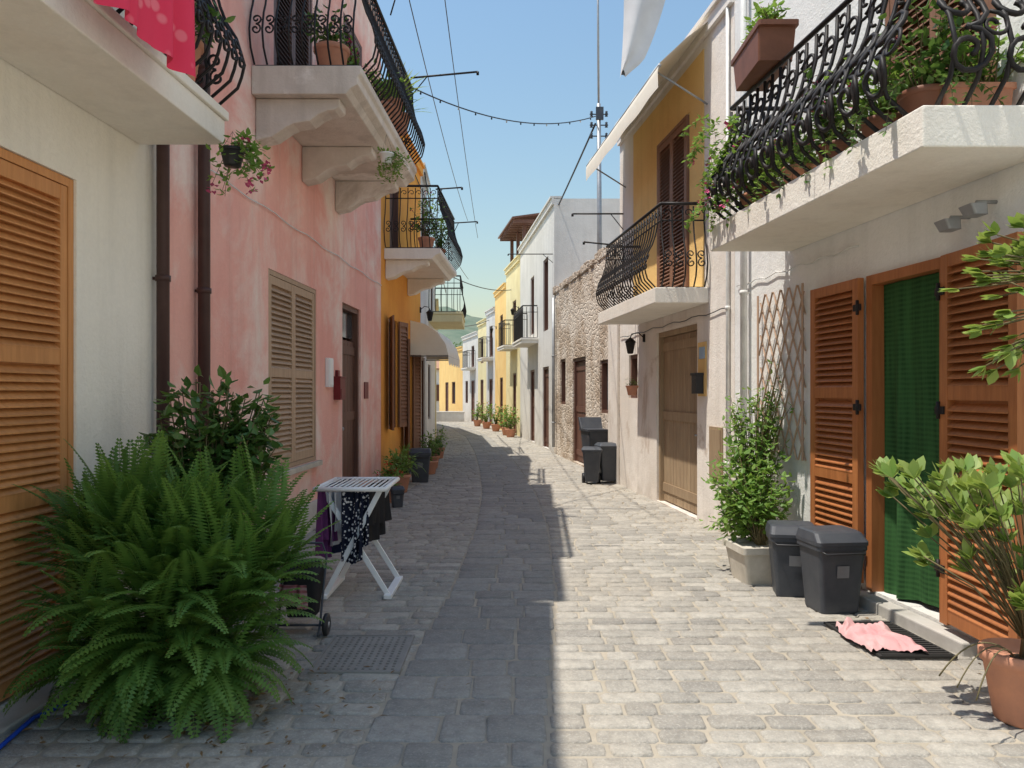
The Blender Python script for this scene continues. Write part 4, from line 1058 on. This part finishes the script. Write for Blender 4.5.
for k in range(36):
    p=Vector((U(1.80,2.0),U(6.55,7.05),U(3.2,4.0))); pts=[p.copy()]; d=Vector((U(-.8,.2),U(-.3,.8),U(-.2,.6)))
    for j in range(9):
        p=p+d*.045; d=(d+Vector((U(-.3,.3),U(-.3,.3),-.28))).normalized(); pts.append(p.copy())
        for q in range(3): mb.sleaf(p,Vector((U(-1,1),U(-1,1),U(-.6,.6))),Vector((0,0,1)),.06,.035)
    mb.tube(pts,.002,3,1)
    if U(0,1)<.6:
        for q in range(6): mb.sleaf(p+Vector((U(-1,1),U(-1,1),U(-1,1)))*.03,Vector((U(-1,1),U(-1,1),U(-1,1))),Vector((0,0,1)),.035,.035,2)
mk('trailing_vine',mb,[LGRN,STEM,FLOW],recalc=False,label='flowering vine spilling over the balcony corner',category='vine')
mb=MB(); vs=[]; nx,nz=16,24
for side_ in (0,1):
    for j in range(nz+1):
        v=j/nz; xl=.72+.03*math.sin(v*2.5)-.035*v; w=.30*(1-v)**.75+.085
        if v>.9: w*=(1-(v-.9)*6)
        for i in range(nx+1):
            u=i/nx; x=xl+w*u; y=5.02+(.04*math.sin(math.pi*u)*(1 if side_ else -1))+.015*math.sin(u*7+v*4); z=4.62-.98*v+.05*math.sin(u*3)*v
            vs.append((x,y,z))
for sd in (0,1):
    b=sd*(nx+1)*(nz+1)
    mb.add(vs[b:b+(nx+1)*(nz+1)],[(j*(nx+1)+i,j*(nx+1)+i+1,(j+1)*(nx+1)+i+1,(j+1)*(nx+1)+i) for j in range(nz) for i in range(nx)],0,.5,True)
mk('hanging_cloth',mb,WCLOTH,recalc=False,label='white garment hanging from a line above the street',category='laundry')
cable((-1.7,5.0,4.62),(2.4,5.05,4.62),.03,.004,'thin clothes line across the street')

# ================================================================ light, camera
el=math.radians(70); dirv=Vector((-.985,-.17,0)).normalized()*math.cos(el); dirv.z=math.sin(el)
w=bpy.data.worlds.new('World'); scene.world=w; w.use_nodes=True
nt=w.node_tree; bg=nt.nodes['Background']; sky=nt.nodes.new('ShaderNodeTexSky'); sky.sky_type='NISHITA'; sky.sun_disc=False
sky.sun_elevation=el; sky.sun_rotation=math.atan2(dirv.x,dirv.y); sky.air_density=2.1; sky.dust_density=.7; sky.ozone_density=6.5
nt.links.new(sky.outputs[0],bg.inputs[0]); bg.inputs[1].default_value=.15
sl=bpy.data.lights.new('sun','SUN'); sl.energy=5.0; sl.angle=math.radians(.5); sl.color=(1,.94,.84)
so=bpy.data.objects.new('sun',sl); COL.objects.link(so); so.rotation_euler=dirv.to_track_quat('Z','Y').to_euler(); so.location=(-5,0,20)
cam=bpy.data.cameras.new('camera'); co=bpy.data.objects.new('camera',cam); COL.objects.link(co)
co.location=(0,0,1.6); co.rotation_euler=(math.radians(90),0,0)
cam.sensor_width=36; cam.lens=36*770/1024; cam.shift_y=8/1024; cam.clip_end=2000; cam.clip_start=.05
scene.camera=co
